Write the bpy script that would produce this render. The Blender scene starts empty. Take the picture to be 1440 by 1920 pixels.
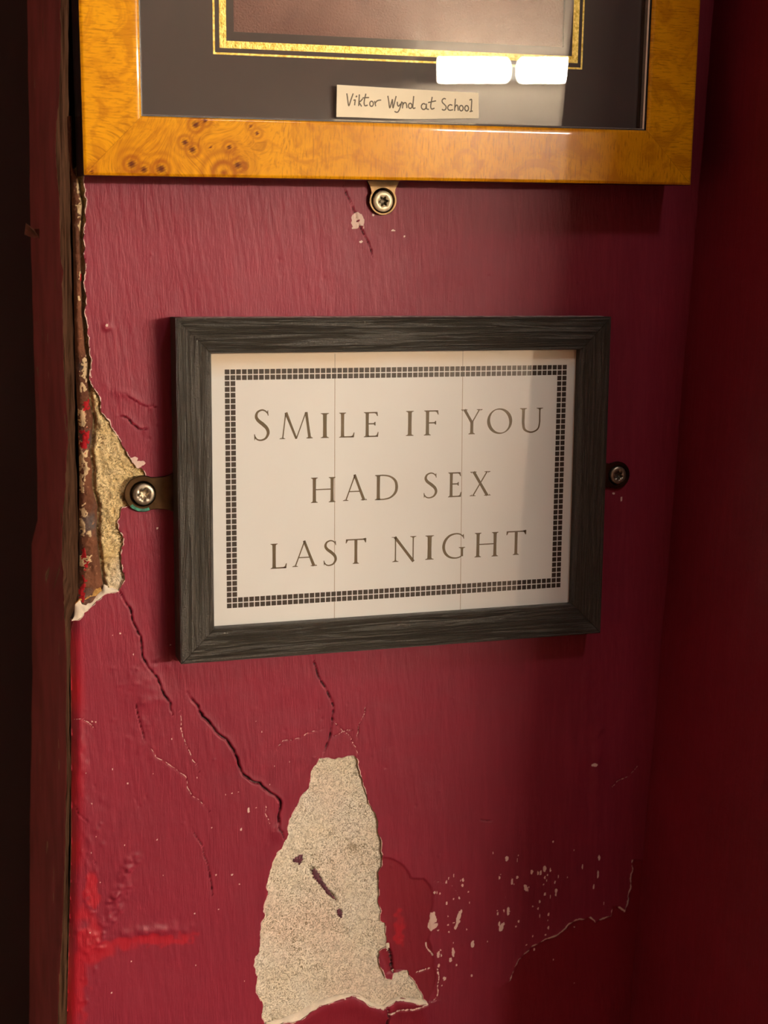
import bpy, math, random
import numpy as np
from mathutils import Matrix, Vector

random.seed(7)
rng = np.random.default_rng(11)
scene = bpy.context.scene
col = scene.collection
EYE = 1.5                                   # height of the sign's centre above the floor (m)

# ------------------------------------------------------------------ camera
# survey of the place: plane frame in mm, x right, y up, z out of the wall, origin = centre of the sign's print
FOC = 2737.65
CAM = np.array([-196.504, 93.363, 591.113])
ROT = np.array([[0.9528990904, 0.0084527002, 0.3031697139],
                [-0.0428174824, -0.9858503523, 0.1620671039],
                [0.3002498739, -0.1674145597, -0.9390539806]])


def W(x, y, z=0.0):                         # wall frame (mm) -> world (m), z up, wall facing -Y
    return (x / 1000.0, -z / 1000.0, EYE + y / 1000.0)


def L(x, y, z=0.0):                         # same axes, relative to a thing's own origin
    return (x / 1000.0, -z / 1000.0, y / 1000.0)


cam_data = bpy.data.cameras.new('camera')
cam = bpy.data.objects.new('camera', cam_data)
col.objects.link(cam)
to_w = lambda v: Vector((v[0], -v[2], v[1]))
right, up, back = to_w(ROT[0]), to_w(-ROT[1]), to_w(-ROT[2])
m = Matrix((right, up, back)).transposed().to_4x4()
m.translation = Vector(W(*CAM))
cam.matrix_world = m
cam_data.sensor_fit = 'VERTICAL'
cam_data.sensor_height = 36.0
cam_data.lens = FOC / 1920 * 36.0
cam_data.clip_start = 0.01
cam_data.dof.use_dof = True
cam_data.dof.focus_distance = 0.63
cam_data.dof.aperture_fstop = 18.0
scene.camera = cam

# ------------------------------------------------------------------ world, exposure
world = bpy.data.worlds.new('world')
world.use_nodes = True
world.node_tree.nodes['Background'].inputs[0].default_value = (0.9, 0.75, 0.6, 1)
world.node_tree.nodes['Background'].inputs[1].default_value = 0.02
scene.world = world
scene.view_settings.view_transform = 'Standard'
scene.view_settings.look = 'None'
scene.view_settings.exposure = 0.14
scene.view_settings.gamma = 1.0
scene.view_settings.use_curve_mapping = False
TUBE_POWER = 315.0
DOME_POWER = 56.0                           # emission of the small ceiling lamp                           # emission of the strip lamp's diffusers


scene.cycles.max_bounces = 6
scene.cycles.diffuse_bounces = 3
scene.cycles.glossy_bounces = 3
scene.cycles.caustics_reflective = False
scene.cycles.caustics_refractive = False


# ------------------------------------------------------------------ helpers
def ray(px, py):
    return ROT.T @ np.array([(px - 720) / FOC, (py - 960) / FOC, 1.0])


def sv(px, py, z=-9.0):                     # a surveyed point on the plane at depth z (mm)
    d = ray(px, py)
    t = (z - CAM[2]) / d[2]
    p = CAM + t * d
    return np.array([p[0], p[1]])


def svs(pts, z=-9.0, sc=1.0, off=(0, 0)):   # a list of crop readings
    return np.array([sv(off[0] + p[0] / sc, off[1] + p[1] / sc, z) for p in pts])


def tag(o, label=None, cat=None, group=None, kind=None):
    if label: o['label'] = label
    if cat: o['category'] = cat
    if group: o['group'] = group
    if kind: o['kind'] = kind
    return o


def link(o, parent=None):
    col.objects.link(o)
    if parent is not None:
        o.parent = parent
    return o


def empty(name, loc=(0, 0, 0)):
    o = bpy.data.objects.new(name, None)
    o.location = loc
    o.empty_display_size = 0.02
    return link(o)


def mesh(name, verts, faces, mats, parent=None, smooth=False, mat_index=None):
    me = bpy.data.meshes.new(name)
    me.from_pydata([tuple(v) for v in verts], [], [tuple(f) for f in faces])
    for mm in (mats if isinstance(mats, (list, tuple)) else [mats]):
        me.materials.append(mm)
    if mat_index is not None:
        me.polygons.foreach_set('material_index', list(mat_index))
    if smooth:
        me.polygons.foreach_set('use_smooth', [True] * len(me.polygons))
    me.update()
    return link(bpy.data.objects.new(name, me), parent)


def fast_mesh(name, V, Q, mats, mi, smooth, attrs, parent=None):
    """V (n,3) metres, Q (m,4) quads, mi (m,) material index, smooth (m,) bool, attrs {name: (n,4)}"""
    me = bpy.data.meshes.new(name)
    me.vertices.add(len(V))
    me.vertices.foreach_set('co', np.ascontiguousarray(V, np.float32).ravel())
    me.loops.add(len(Q) * 4)
    me.loops.foreach_set('vertex_index', np.ascontiguousarray(Q, np.int32).ravel())
    me.polygons.add(len(Q))
    me.polygons.foreach_set('loop_start', np.arange(0, len(Q) * 4, 4, dtype=np.int32))
    for mm in mats:
        me.materials.append(mm)
    me.polygons.foreach_set('material_index', np.ascontiguousarray(mi, np.int32))
    me.polygons.foreach_set('use_smooth', np.ascontiguousarray(smooth, bool))
    me.update(calc_edges=True)
    for k, a in attrs.items():
        if a.shape[1] == 4:
            at = me.attributes.new(k, 'FLOAT_COLOR', 'POINT')
            at.data.foreach_set('color', np.ascontiguousarray(a, np.float32).ravel())
        else:
            at = me.attributes.new(k, 'FLOAT_VECTOR', 'POINT')
            at.data.foreach_set('vector', np.ascontiguousarray(a, np.float32).ravel())
    return link(bpy.data.objects.new(name, me), parent)


def grid_quads(ny, nx):
    i = np.arange(ny * nx).reshape(ny, nx)
    return np.stack([i[:-1, :-1], i[:-1, 1:], i[1:, 1:], i[1:, :-1]], -1).reshape(-1, 4)


def box(name, x0, x1, y0, y1, z0, z1, mat, parent=None, f=L, bev=0.0):
    """box in wall-frame mm, optional chamfer of the front edges"""
    b = bev
    v = [f(x0, y0, z0), f(x1, y0, z0), f(x1, y1, z0), f(x0, y1, z0),
         f(x0, y0, z1 - b), f(x1, y0, z1 - b), f(x1, y1, z1 - b), f(x0, y1, z1 - b)]
    q = [(3, 2, 1, 0), (0, 1, 5, 4), (1, 2, 6, 5), (2, 3, 7, 6), (3, 0, 4, 7)]
    if b:
        v += [f(x0 + b, y0 + b, z1), f(x1 - b, y0 + b, z1), f(x1 - b, y1 - b, z1), f(x0 + b, y1 - b, z1)]
        q += [(4, 5, 9, 8), (5, 6, 10, 9), (6, 7, 11, 10), (7, 4, 8, 11), (8, 9, 10, 11)]
    else:
        q += [(4, 5, 6, 7)]
    return mesh(name, v, q, mat, parent)


def vnoise(X, Y, scale, seed=0):            # smooth value noise in [-1, 1]
    r = np.random.default_rng(seed)
    T = r.uniform(-1, 1, (128, 128))
    x, y = X / scale, Y / scale
    xi, yi = np.floor(x).astype(int), np.floor(y).astype(int)
    u, v = x - xi, y - yi
    u, v = u * u * (3 - 2 * u), v * v * (3 - 2 * v)
    g = lambda a, b: T[a % 128, b % 128]
    return (g(xi, yi) * (1 - u) + g(xi + 1, yi) * u) * (1 - v) + (g(xi, yi + 1) * (1 - u) + g(xi + 1, yi + 1) * u) * v


def rough(pts, closed, rounds=2, amp=0.12, seed=1, minlen=0.9):
    r = np.random.default_rng(seed)
    P = [np.array(p, float) for p in pts]
    for _ in range(rounds):
        out = []
        n = len(P)
        for i in range(n if closed else n - 1):
            a, b = P[i], P[(i + 1) % n]
            out.append(a)
            d = b - a
            ln = math.hypot(*d)
            if ln > minlen:
                out.append((a + b) / 2 + np.array([-d[1], d[0]]) * r.uniform(-amp, amp))
        if not closed:
            out.append(P[-1])
        P = out
    return np.array(P)


def catmull(P, n):
    P = np.array(P, float)
    Q = np.vstack([2 * P[0] - P[1], P, 2 * P[-1] - P[-2]])
    out = []
    for i in range(1, len(Q) - 2):
        for k in range(n):
            t = k / n
            a, b, c, d = Q[i - 1:i + 3]
            out.append(0.5 * ((2 * b) + (c - a) * t + (2 * a - 5 * b + 4 * c - d) * t * t + (3 * b - a - 3 * c + d) * t ** 3))
    out.append(P[-1])
    return np.array(out)


# ------------------------------------------------------------------ materials
class M:
    def __init__(self, name):
        self.m = bpy.data.materials.new(name)
        self.m.use_nodes = True
        self.t = self.m.node_tree
        self.b = self.t.nodes['Principled BSDF']
        self.co = None

    def n(self, kind, ins=None, **props):
        nd = self.t.nodes.new('ShaderNode' + kind)
        for k, v in props.items():
            setattr(nd, k, v)
        for k, v in (ins or {}).items():
            self.put(nd.inputs[k], v)
        return nd

    def put(self, sock, v):
        if isinstance(v, bpy.types.NodeSocket):
            self.t.links.new(v, sock)
        elif isinstance(v, (tuple, list)) and len(v) == 3 and sock.type == 'RGBA':
            sock.default_value = (*v, 1)
        else:
            sock.default_value = v

    def set(self, **kw):
        for k, v in kw.items():
            self.put(self.b.inputs[k.replace('_', ' ')], v)
        return self

    def obj(self):
        if self.co is None:
            self.co = self.n('TexCoord').outputs['Object']
        return self.co

    def mapping(self, scale=(1, 1, 1), rot=(0, 0, 0), src=None, loc=(0, 0, 0)):
        return self.n('Mapping', {'Vector': src or self.obj(), 'Scale': scale, 'Rotation': rot, 'Location': loc}).outputs[0]

    def noise(self, scale, detail=4, rough=0.5, dist=0.0, vec=None):
        return self.n('TexNoise', {'Vector': vec or self.obj(), 'Scale': scale, 'Detail': detail, 'Roughness': rough, 'Distortion': dist}).outputs['Fac']

    def ramp(self, fac, *stops, interp='LINEAR'):
        r = self.n('ValToRGB', {'Fac': fac})
        r.color_ramp.interpolation = interp
        e = r.color_ramp.elements
        while len(e) < len(stops):
            e.new(0.5)
        for s, (p, c) in zip(e, stops):
            s.position = p
            s.color = (*c, 1) if not isinstance(c, (int, float)) else (c, c, c, 1)
        return r.outputs[0]

    def mix(self, fac, a, b, blend='MIX'):
        x = self.n('Mix', data_type='RGBA', blend_type=blend)
        self.put(x.inputs[0], fac); self.put(x.inputs[6], a); self.put(x.inputs[7], b)
        return x.outputs[2]

    def math(self, op, a, b=0.0, clamp=False):
        x = self.n('Math', operation=op, use_clamp=clamp)
        self.put(x.inputs[0], a); self.put(x.inputs[1], b)
        return x.outputs[0]

    def attr(self, name):
        return self.n('Attribute', attribute_name=name)

    def sep(self, c):
        return self.n('SeparateColor', {'Color': c}).outputs

    def bump(self, h, strength=0.5, dist=0.0005, normal=None):
        ins = {'Height': h, 'Strength': strength, 'Distance': dist}
        if normal is not None:
            ins['Normal'] = normal
        o = self.n('Bump', ins).outputs[0]
        self.put(self.b.inputs['Normal'], o)
        return o


def simple(name, colr, rough=0.5, metal=0.0, spec=0.5, nscale=None, namp=0.15, bump=None):
    x = M(name)
    c = colr
    if nscale:
        c = x.mix(x.ramp(x.noise(nscale, 5), (0.35, 0.0), (0.65, 1.0)), tuple(v * (1 - namp) for v in colr), tuple(min(1, v * (1 + namp)) for v in colr))
    x.set(Base_Color=c, Roughness=rough, Metallic=metal, Specular_IOR_Level=spec)
    if bump:
        x.bump(x.noise(bump[0], 6, 0.6), bump[1], bump[2])
    return x.m


def paint_material(name, use_attr=True):
    x = M(name)
    big = x.noise(9, 4, 0.55)
    streak = x.noise(1.0, 5, 0.6, 0.4, x.mapping((420, 420, 26)))
    base = x.mix(x.ramp(big, (0.3, 0), (0.7, 1)), (0.185, 0.011, 0.026), (0.23, 0.015, 0.034))
    base = x.mix(x.math('MULTIPLY', x.ramp(streak, (0.45, 0), (0.75, 1)), 0.35), base, (0.29, 0.026, 0.048))
    h1 = x.noise(1.0, 6, 0.62, 0.6, x.mapping((1300, 1300, 90), (0, math.radians(8), 0)))
    h2 = x.noise(1.0, 5, 0.6, 0.8, x.mapping((1000, 1000, 120), (0, math.radians(-32), 0)))
    sel = x.ramp(x.noise(7, 2), (0.42, 0), (0.6, 1))
    hh = x.mix(sel, h1, h2)
    h3 = x.noise(160, 4, 0.55)
    hsum = x.math('ADD', hh, x.math('MULTIPLY', h3, 1.1))
    rgh = 0.48
    if use_attr:
        a = x.attr('mask')
        r, g, b = x.sep(a.outputs['Color'])[:3]
        al = a.outputs['Alpha']
        base = x.mix(al, base, (0.18, 0.006, 0.014))                 # older, deeper red coat
        base = x.mix(b, base, (0.40, 0.008, 0.018))                  # bright red undercoat worn through
        base = x.mix(x.ramp(g, (0.15, 0), (0.8, 1)), base, (0.03, 0.006, 0.007))   # groove shade painted dark along the cracks
        chipn = x.math('ADD', r, x.math('MULTIPLY', x.math('SUBTRACT', x.noise(900, 3), 0.5), 0.5))
        chip = x.ramp(chipn, (0.42, 0), (0.6, 1))
        base = x.mix(chip, base, (0.70, 0.50, 0.41))
    x.set(Base_Color=base, Roughness=rgh, Specular_IOR_Level=0.30)
    x.bump(hsum, 0.55, 0.00038)
    return x.m


def plaster_material(name, c0, c1, c2, speck, amount):
    x = M(name)
    n1 = x.noise(55, 5, 0.6)
    c = x.mix(x.ramp(n1, (0.35, 0), (0.65, 1)), c0, c1)
    c = x.mix(x.ramp(x.noise(22, 3), (0.5, 0), (0.68, 1)), c, c2)
    fib = x.noise(1.0, 5, 0.7, 2.2, x.mapping((900, 900, 760)))
    blotch = x.ramp(x.noise(70, 3), (0.35, 0.4), (0.7, 1.0))
    f = x.math('MULTIPLY', x.ramp(fib, (0.48, 0), (0.60, 1)), x.math('MULTIPLY', blotch, amount))
    c = x.mix(x.math('MULTIPLY', x.ramp(x.noise(38, 5, 0.7, 1.0), (0.62, 0), (0.72, 1)), 0.45), c, speck)      # grey-green stains
    c = x.mix(f, c, speck)
    x.set(Base_Color=c, Roughness=0.95, Specular_IOR_Level=0.1)
    hh = x.math('SUBTRACT', x.noise(700, 6, 0.65), x.math('MULTIPLY', x.ramp(fib, (0.5, 0), (0.63, 1)), 0.9))
    x.bump(hh, 0.8, 0.0005)
    return x.m


mat_paint = paint_material('red wall paint')
mat_paint_plain = paint_material('red wall paint plain', False)
mat_edge = simple('broken paint edge', (0.42, 0.27, 0.19), 0.9, nscale=300, namp=0.5)
mat_lip = simple('cream undercoat', (0.78, 0.68, 0.52), 0.8, nscale=200, namp=0.12, bump=(500, 0.5, 0.0004))
mat_plaster = plaster_material('lime plaster', (0.94, 0.82, 0.60), (0.97, 0.88, 0.70), (0.94, 0.76, 0.58), (0.26, 0.18, 0.07), 0.95)
mat_sand = plaster_material('sandy plaster', (0.88, 0.64, 0.27), (0.96, 0.77, 0.42), (0.92, 0.83, 0.66), (0.17, 0.10, 0.03), 1.0)
mat_orange = plaster_material('orange render', (0.85, 0.40, 0.08), (0.80, 0.48, 0.16), (0.7, 0.35, 0.08), (0.3, 0.12, 0.02), 0.5)


def rust_material():
    x = M('rusty metal')
    c = x.mix(x.ramp(x.noise(60, 5), (0.35, 0), (0.65, 1)), (0.10, 0.035, 0.016), (0.20, 0.075, 0.035))
    c = x.mix(x.ramp(x.noise(45, 4), (0.52, 0), (0.62, 1)), c, (0.09, 0.08, 0.075))
    c = x.mix(x.ramp(x.noise(420, 4, 0.6), (0.6, 0), (0.72, 1)), c, (0.36, 0.19, 0.10))
    a = x.attr('mask')
    r, g, b = x.sep(a.outputs['Color'])[:3]
    nz = x.math('MULTIPLY', x.math('SUBTRACT', x.noise(500, 4), 0.5), 0.9)
    c = x.mix(x.ramp(x.math('ADD', r, nz), (0.45, 0), (0.58, 1)), c, (0.68, 0.50, 0.28))
    c = x.mix(x.ramp(x.math('ADD', g, nz), (0.45, 0), (0.58, 1)), c, (0.42, 0.008, 0.014))
    x.set(Base_Color=c, Roughness=0.8, Specular_IOR_Level=0.3)
    x.bump(x.noise(520, 7, 0.7), 0.9, 0.001)
    return x.m


def timber_material():
    x = M('old timber')
    g = x.noise(1.0, 6, 0.6, 1.2, x.mapping((260, 60, 22)))
    c = x.mix(x.ramp(g, (0.35, 0), (0.65, 1)), (0.16, 0.11, 0.07), (0.75, 0.58, 0.40))
    x.set(Base_Color=c, Roughness=0.85, Specular_IOR_Level=0.2)
    x.bump(g, 0.8, 0.002)
    return x.m


mat_rust, mat_timber = rust_material(), timber_material()
mat_dark = simple('dark door paint', (0.05, 0.034, 0.038), 0.6)
mat_room = simple('warm plaster room', (0.74, 0.63, 0.50), 0.9, nscale=3, namp=0.06)
mat_ceil = simple('oxblood ceiling paint', (0.30, 0.18, 0.14), 0.9, nscale=3, namp=0.05)
mat_oxblood = simple('terracotta room paint', (0.62, 0.44, 0.35), 0.9, nscale=3, namp=0.05)
mat_floor = simple('dark floorboards', (0.10, 0.06, 0.035), 0.5, nscale=6, namp=0.3)


def burl_material():
    x = M('burl veneer')
    v = x.attr('grain').outputs['Vector']
    k = x.attr('mask')
    knot, ring, fade = x.sep(k.outputs['Color'])[:3]
    n0 = x.noise(11, 3, 0.5, 0.8, v)
    c = x.mix(x.ramp(n0, (0.3, 0), (0.7, 1)), (0.60, 0.235, 0.002), (0.88, 0.41, 0.004))
    fine = x.noise(1.0, 5, 0.65, 0.5, x.mapping((1500, 1500, 170), (0, math.radians(14), 0), src=v))
    c = x.mix(x.math('MULTIPLY', x.ramp(fine, (0.5, 0), (0.68, 1)), 0.75), c, (0.33, 0.10, 0.002))
    swirl = x.noise(60, 4, 0.6, 2.0, v)
    c = x.mix(x.math('MULTIPLY', x.ramp(swirl, (0.48, 0), (0.62, 1)), 0.5), c, (0.42, 0.13, 0.002))
    c = x.mix(x.math('MULTIPLY', ring, 0.95), c, (0.30, 0.062, 0.002))
    c = x.mix(x.ramp(knot, (0.3, 0), (0.9, 1)), c, (0.10, 0.016, 0.003))
    x.set(Base_Color=c, Roughness=0.3, Specular_IOR_Level=0.12, Coat_Weight=0.35, Coat_Roughness=0.05)
    x.bump(fine, 0.12, 0.0002)
    return x.m


def black_wood():
    x = M('black stained wood')
    a = x.attr('grain').outputs['Vector']
    g = x.noise(1.0, 6, 0.6, 0.9, x.mapping((14, 480, 480), src=a))
    g2 = x.noise(1.0, 4, 0.7, 0.5, x.mapping((130, 1500, 1500), src=a))
    g3 = x.noise(1300, 3, 0.5, 0, a)
    hs = x.math('ADD', x.math('MULTIPLY', x.ramp(g, (0.42, 0), (0.55, 1)), 1.2), x.math('ADD', x.math('MULTIPLY', g2, 0.8), x.math('MULTIPLY', g3, 0.5)))
    c = x.mix(x.ramp(g2, (0.4, 0), (0.7, 1)), (0.036, 0.032, 0.023), (0.062, 0.055, 0.041))
    wear = x.ramp(x.noise(1.0, 4, 0.6, 0, x.mapping((120, 1400, 1400), src=a)), (0.74, 0), (0.8, 1))
    c = x.mix(x.math('MULTIPLY', wear, 0.5), c, (0.35, 0.32, 0.26))
    x.set(Base_Color=c, Roughness=0.46, Specular_IOR_Level=0.6)
    x.bump(hs, 0.85, 0.0009)
    return x.m


mat_burl, mat_black = burl_material(), black_wood()
mat_side = simple('dark lacquer', (0.018, 0.008, 0.006), 0.25)
mat_silver = simple('silver slip', (0.75, 0.72, 0.66), 0.25, metal=0.9)


def glass_material(rough=0.0):
    x = M('picture glass')
    out = x.t.nodes['Material Output']
    facing = x.n('LayerWeight', {'Blend': 0.5}).outputs['Facing']
    fr = x.math('ADD', x.math('MULTIPLY', x.math('POWER', facing, 5.0), 0.96), 0.04)    # Schlick, the same on both faces of the pane
    tr = x.n('BsdfTransparent', {'Color': (0.985, 0.99, 0.985)}).outputs[0]
    gl = x.n('BsdfGlossy', {'Color': (1, 1, 1), 'Roughness': rough}).outputs[0]
    mx = x.n('MixShader', {0: fr, 1: tr, 2: gl})
    x.t.links.new(mx.outputs[0], out.inputs['Surface'])
    return x.m


mat_glass = glass_material(0.0)


def mat_board():
    x = M('mount board')
    s = x.ramp(x.noise(1.0, 4, 0.6, 0, x.mapping((140, 140, 20))), (0.66, 0), (0.8, 1))
    c = x.mix(x.math('MULTIPLY', s, 0.25), (0.066, 0.052, 0.044), (0.15, 0.125, 0.11))
    x.set(Base_Color=c, Roughness=0.75)
    return x.m


def mat_photo():
    x = M('old photograph')
    c = x.mix(x.ramp(x.noise(14, 4, 0.6), (0.35, 0), (0.65, 1)), (0.19, 0.085, 0.062), (0.36, 0.19, 0.135))
    c = x.mix(x.ramp(x.noise(30, 3), (0.55, 0), (0.7, 1)), c, (0.10, 0.045, 0.05))
    x.set(Base_Color=c, Roughness=0.45, Specular_IOR_Level=0.5)
    x.bump(x.noise(1100, 4, 0.6), 1.0, 0.0007)
    return x.m


def mat_goldleaf():
    x = M('gold foil line')
    c = x.mix(x.ramp(x.noise(900, 4), (0.35, 0), (0.65, 1)), (0.55, 0.36, 0.05), (0.95, 0.72, 0.22))
    x.set(Base_Color=c, Roughness=0.42, Metallic=0.75)
    x.bump(x.noise(1600, 3), 0.8, 0.0003)
    return x.m


def mat_printpaper():
    x = M('printed sheet')
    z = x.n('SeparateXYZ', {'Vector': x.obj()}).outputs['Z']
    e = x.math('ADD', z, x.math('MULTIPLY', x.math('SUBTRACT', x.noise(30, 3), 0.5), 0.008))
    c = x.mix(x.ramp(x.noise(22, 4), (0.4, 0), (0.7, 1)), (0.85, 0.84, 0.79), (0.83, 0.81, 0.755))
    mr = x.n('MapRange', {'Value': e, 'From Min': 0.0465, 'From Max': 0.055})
    c = x.mix(x.math('MULTIPLY', mr.outputs[0], 0.7), c, (0.76, 0.54, 0.30))      # peach tint strengthening towards the top edge
    x.set(Base_Color=c, Roughness=0.6, Specular_IOR_Level=0.3)
    return x.m


def mat_tiles():
    x = M('printed black tiles')
    s = x.ramp(x.noise(1.0, 4, 0.7, 1.0, x.mapping((500, 500, 1300))), (0.6, 0), (0.72, 1))
    z = x.n('SeparateXYZ', {'Vector': x.obj()}).outputs['Z']
    k = x.n('MapRange', {'Value': z, 'From Min': 0.040, 'From Max': 0.046}).outputs[0]
    c = x.mix(x.math('MULTIPLY', x.math('MULTIPLY', s, k), 0.45), (0.030, 0.022, 0.012), (0.55, 0.48, 0.36))
    x.set(Base_Color=c, Roughness=0.6, Specular_IOR_Level=0.3)
    return x.m


mat_mount, mat_photo_, mat_gold, mat_print, mat_tile = mat_board(), mat_photo(), mat_goldleaf(), mat_printpaper(), mat_tiles()
mat_ink = simple('olive brown ink', (0.115, 0.075, 0.022), 0.6)
mat_pen = simple('dark pen ink', (0.09, 0.065, 0.025), 0.6)
mat_seam = simple('printed board joint', (0.40, 0.30, 0.20), 0.7)
mat_card = simple('cream card', (0.85, 0.76, 0.54), 0.7, nscale=40, namp=0.05)
mat_plate = simple('dull brass plate', (0.085, 0.052, 0.025), 0.3, metal=1.0, nscale=150, namp=0.35)
mat_steel = simple('worn steel screw', (0.34, 0.29, 0.21), 0.38, metal=0.9, nscale=400, namp=0.3)
mat_brass = simple('pale zinc screw', (0.80, 0.66, 0.42), 0.42, metal=0.35, nscale=500, namp=0.15)
mat_recess = simple('screw recess', (0.55, 0.46, 0.30), 0.4, metal=0.6, nscale=900, namp=0.6)
mat_recess_dark = simple('dark screw recess', (0.10, 0.075, 0.045), 0.5, metal=0.5, nscale=900, namp=0.6)
mat_verdigris = simple('green paint smear', (0.02, 0.16, 0.10), 0.6, nscale=700, namp=0.6)

# ------------------------------------------------------------------ wall_front: painted plaster with real breaks
H = 0.43                                                        # mesh pitch, mm
ZW = -9.0                                                       # wall plane
o1, o2, o3, o4, o5, o6 = (440, 1380), (80, 680), (80, 940), (40, 300), (40, 1080), (840, 1380)

big_px = [(460, 118), (500, 120), (580, 118), (655, 112), (668, 140), (676, 190), (692, 250), (715, 320), (745, 400), (775, 480),
          (790, 560), (797, 640), (797, 700), (775, 740), (778, 820), (775, 900), (785, 1000), (812, 1010), (815, 1060), (822, 1110),
          (815, 1145), (780, 1165), (775, 1200), (800, 1270), (820, 1310), (850, 1320), (860, 1285), (900, 1270), (940, 1270),
          (955, 1310), (985, 1350), (1015, 1400), (1035, 1440), (1010, 1445), (960, 1430), (880, 1420), (840, 1445), (800, 1470),
          (740, 1455), (690, 1420), (625, 1398), (560, 1415), (470, 1445), (400, 1490), (340, 1530), (240, 1552), (165, 1558),
          (150, 1480), (130, 1400), (120, 1320), (105, 1240), (115, 1190), (140, 1130), (145, 1010), (165, 960), (175, 880),
          (175, 800), (190, 730), (210, 670), (240, 620), (265, 575), (290, 530), (295, 470), (325, 400), (350, 350), (400, 280),
          (410, 210), (430, 160)]
big = svs(big_px, ZW, 2.88, o1)
left_a = [(530, 60), (528, 165), (535, 220), (540, 290), (560, 340), (545, 420), (548, 480), (555, 530), (535, 600), (530, 680), (545, 740),
          (532, 800), (548, 880), (552, 930), (538, 1000), (530, 1050), (548, 1130), (552, 1200), (545, 1280), (545, 1340),
          (560, 1400), (565, 1480), (575, 1570), (580, 1640), (598, 1700), (595, 1780), (600, 1860)]
left_b = [(602, 90), (600, 140), (605, 230), (640, 310), (700, 390), (735, 460), (740, 560), (745, 620), (800, 690), (880, 830),
          (940, 920), (1010, 1040), (1080, 1150), (1130, 1240), (1155, 1290), (1215, 1360), (1275, 1355), (1310, 1410),
          (1340, 1500), (1300, 1640), (1160, 1790), (1070, 1850)]
left_c = [(1070, 75), (1050, 150), (1035, 230), (1005, 280), (1020, 350), (1050, 430), (1090, 490), (1090, 570), (1065, 650),
          (1055, 720), (1062, 800), (1070, 880), (1080, 950), (1110, 1030), (1080, 1110), (1050, 1170), (1025, 1210), (920, 1230),
          (840, 1245), (800, 1290), (720, 1350), (650, 1420), (590, 1490), (530, 1560), (460, 1605), (385, 1612)]
left_edge = np.vstack([svs(left_a, ZW, 4.57, o4), svs(left_b, ZW, 6.855, o2), svs(left_c, ZW, 7.2, o3)])
corner_px = [(134, 1165), (133, 1200), (134, 1250), (135, 1350), (135, 1420), (135, 1500), (135, 1600), (132, 1700), (130, 1780), (127, 1900), (125, 1990)]
corner_low = svs(corner_px, ZW)
big_r = rough(big, True, 2, 0.14, 3)
left_r = rough(left_edge, False, 2, 0.14, 4)
left_top = np.array([left_r[0][0], 1000.0])
cut_left = np.vstack([left_top, left_r, corner_low, [corner_low[-1][0], -1500.0], [-400, -1500], [-400, 1000]])


def cum(ys, lim, step0, g=1.35):
    out, s = [], step0
    y = ys
    while abs(y - ys) < abs(lim - ys):
        s *= g
        y += math.copysign(s, lim - ys)
        out.append(y)
    out[-1] = lim
    return out


xs = np.arange(-151.0, 147.0, H)
yf = np.arange(-262.0, 133.0, H)
ys = np.array(list(reversed(cum(-262.0, -1500.0, H * 2))) + list(yf) + cum(yf[-1], 1000.0, H * 2))
NX, NY = len(xs), len(ys)
X, Y = np.meshgrid(xs, ys)


def near_poly(pts, closed, margin):
    """distance to a polyline + nearest point (+ arclength fraction), only inside a window; inside test if closed"""
    x0, y0 = pts.min(0) - margin
    x1, y1 = pts.max(0) + margin
    i0, i1 = np.searchsorted(ys, [y0, y1])
    j0, j1 = np.searchsorted(xs, [x0, x1])
    wx, wy = X[i0:i1, j0:j1], Y[i0:i1, j0:j1]
    D = np.full(wx.shape, 1e9); NXx = np.zeros_like(wx); NYy = np.zeros_like(wx); S = np.zeros_like(wx)
    ins = np.zeros(wx.shape, bool)
    n = len(pts)
    seg = [(pts[k], pts[(k + 1) % n]) for k in range(n if closed else n - 1)]
    lens = [math.hypot(*(b - a)) for a, b in seg]
    tot, acc = sum(lens), 0.0
    for (a, b), ln in zip(seg, lens):
        d = b - a
        if not closed:
            sa, sb = np.minimum(a, b) - margin, np.maximum(a, b) + margin
            r0, r1 = np.searchsorted(ys[i0:i1], [sa[1], sb[1]]); c0, c1 = np.searchsorted(xs[j0:j1], [sa[0], sb[0]])
            sl = (slice(r0, r1), slice(c0, c1))
        else:
            sl = (slice(None), slice(None))
            cr = (a[1] > wy) != (b[1] > wy)
            if abs(d[1]) > 1e-12:
                ins ^= cr & (wx < a[0] + (wy - a[1]) * d[0] / d[1])
        t = np.clip(((wx[sl] - a[0]) * d[0] + (wy[sl] - a[1]) * d[1]) / max(ln * ln, 1e-12), 0, 1)
        qx, qy = a[0] + t * d[0], a[1] + t * d[1]
        dd = np.hypot(wx[sl] - qx, wy[sl] - qy)
        better = dd < D[sl]
        D[sl] = np.where(better, dd, D[sl]); NXx[sl] = np.where(better, qx, NXx[sl]); NYy[sl] = np.where(better, qy, NYy[sl])
        S[sl] = np.where(better, (acc + t * ln) / tot, S[sl])
        acc += ln
    return (slice(i0, i1), slice(j0, j1)), D, NXx, NYy, S, ins


PX, PY = X.copy(), Y.copy()
Z = 0.22 * vnoise(X, Y, 26, 1) + 0.10 * vnoise(X, Y, 9, 2) + 0.035 * vnoise(X, Y, 3.1, 3)
Z += 0.05 * vnoise(X * 3.0 + 0.5 * Y, Y * 0.25, 4.0, 5)
chip = np.zeros_like(X); crack_shade = np.zeros_like(X); redw = np.zeros_like(X); low = np.zeros_like(X)
SD = np.full(X.shape, 50.0)
snapped = np.zeros(X.shape, bool)


def edge_chip(d, s, w0, seed):              # ragged pale undercoat border of varying width
    r = vnoise(s * 400, s * 0 + seed, 3.0, seed)
    w = np.maximum(0, w0 * (0.35 + r))
    return np.clip(1.1 - d / np.maximum(w, 1e-3), 0, 1) * (w > 0.08)


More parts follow.
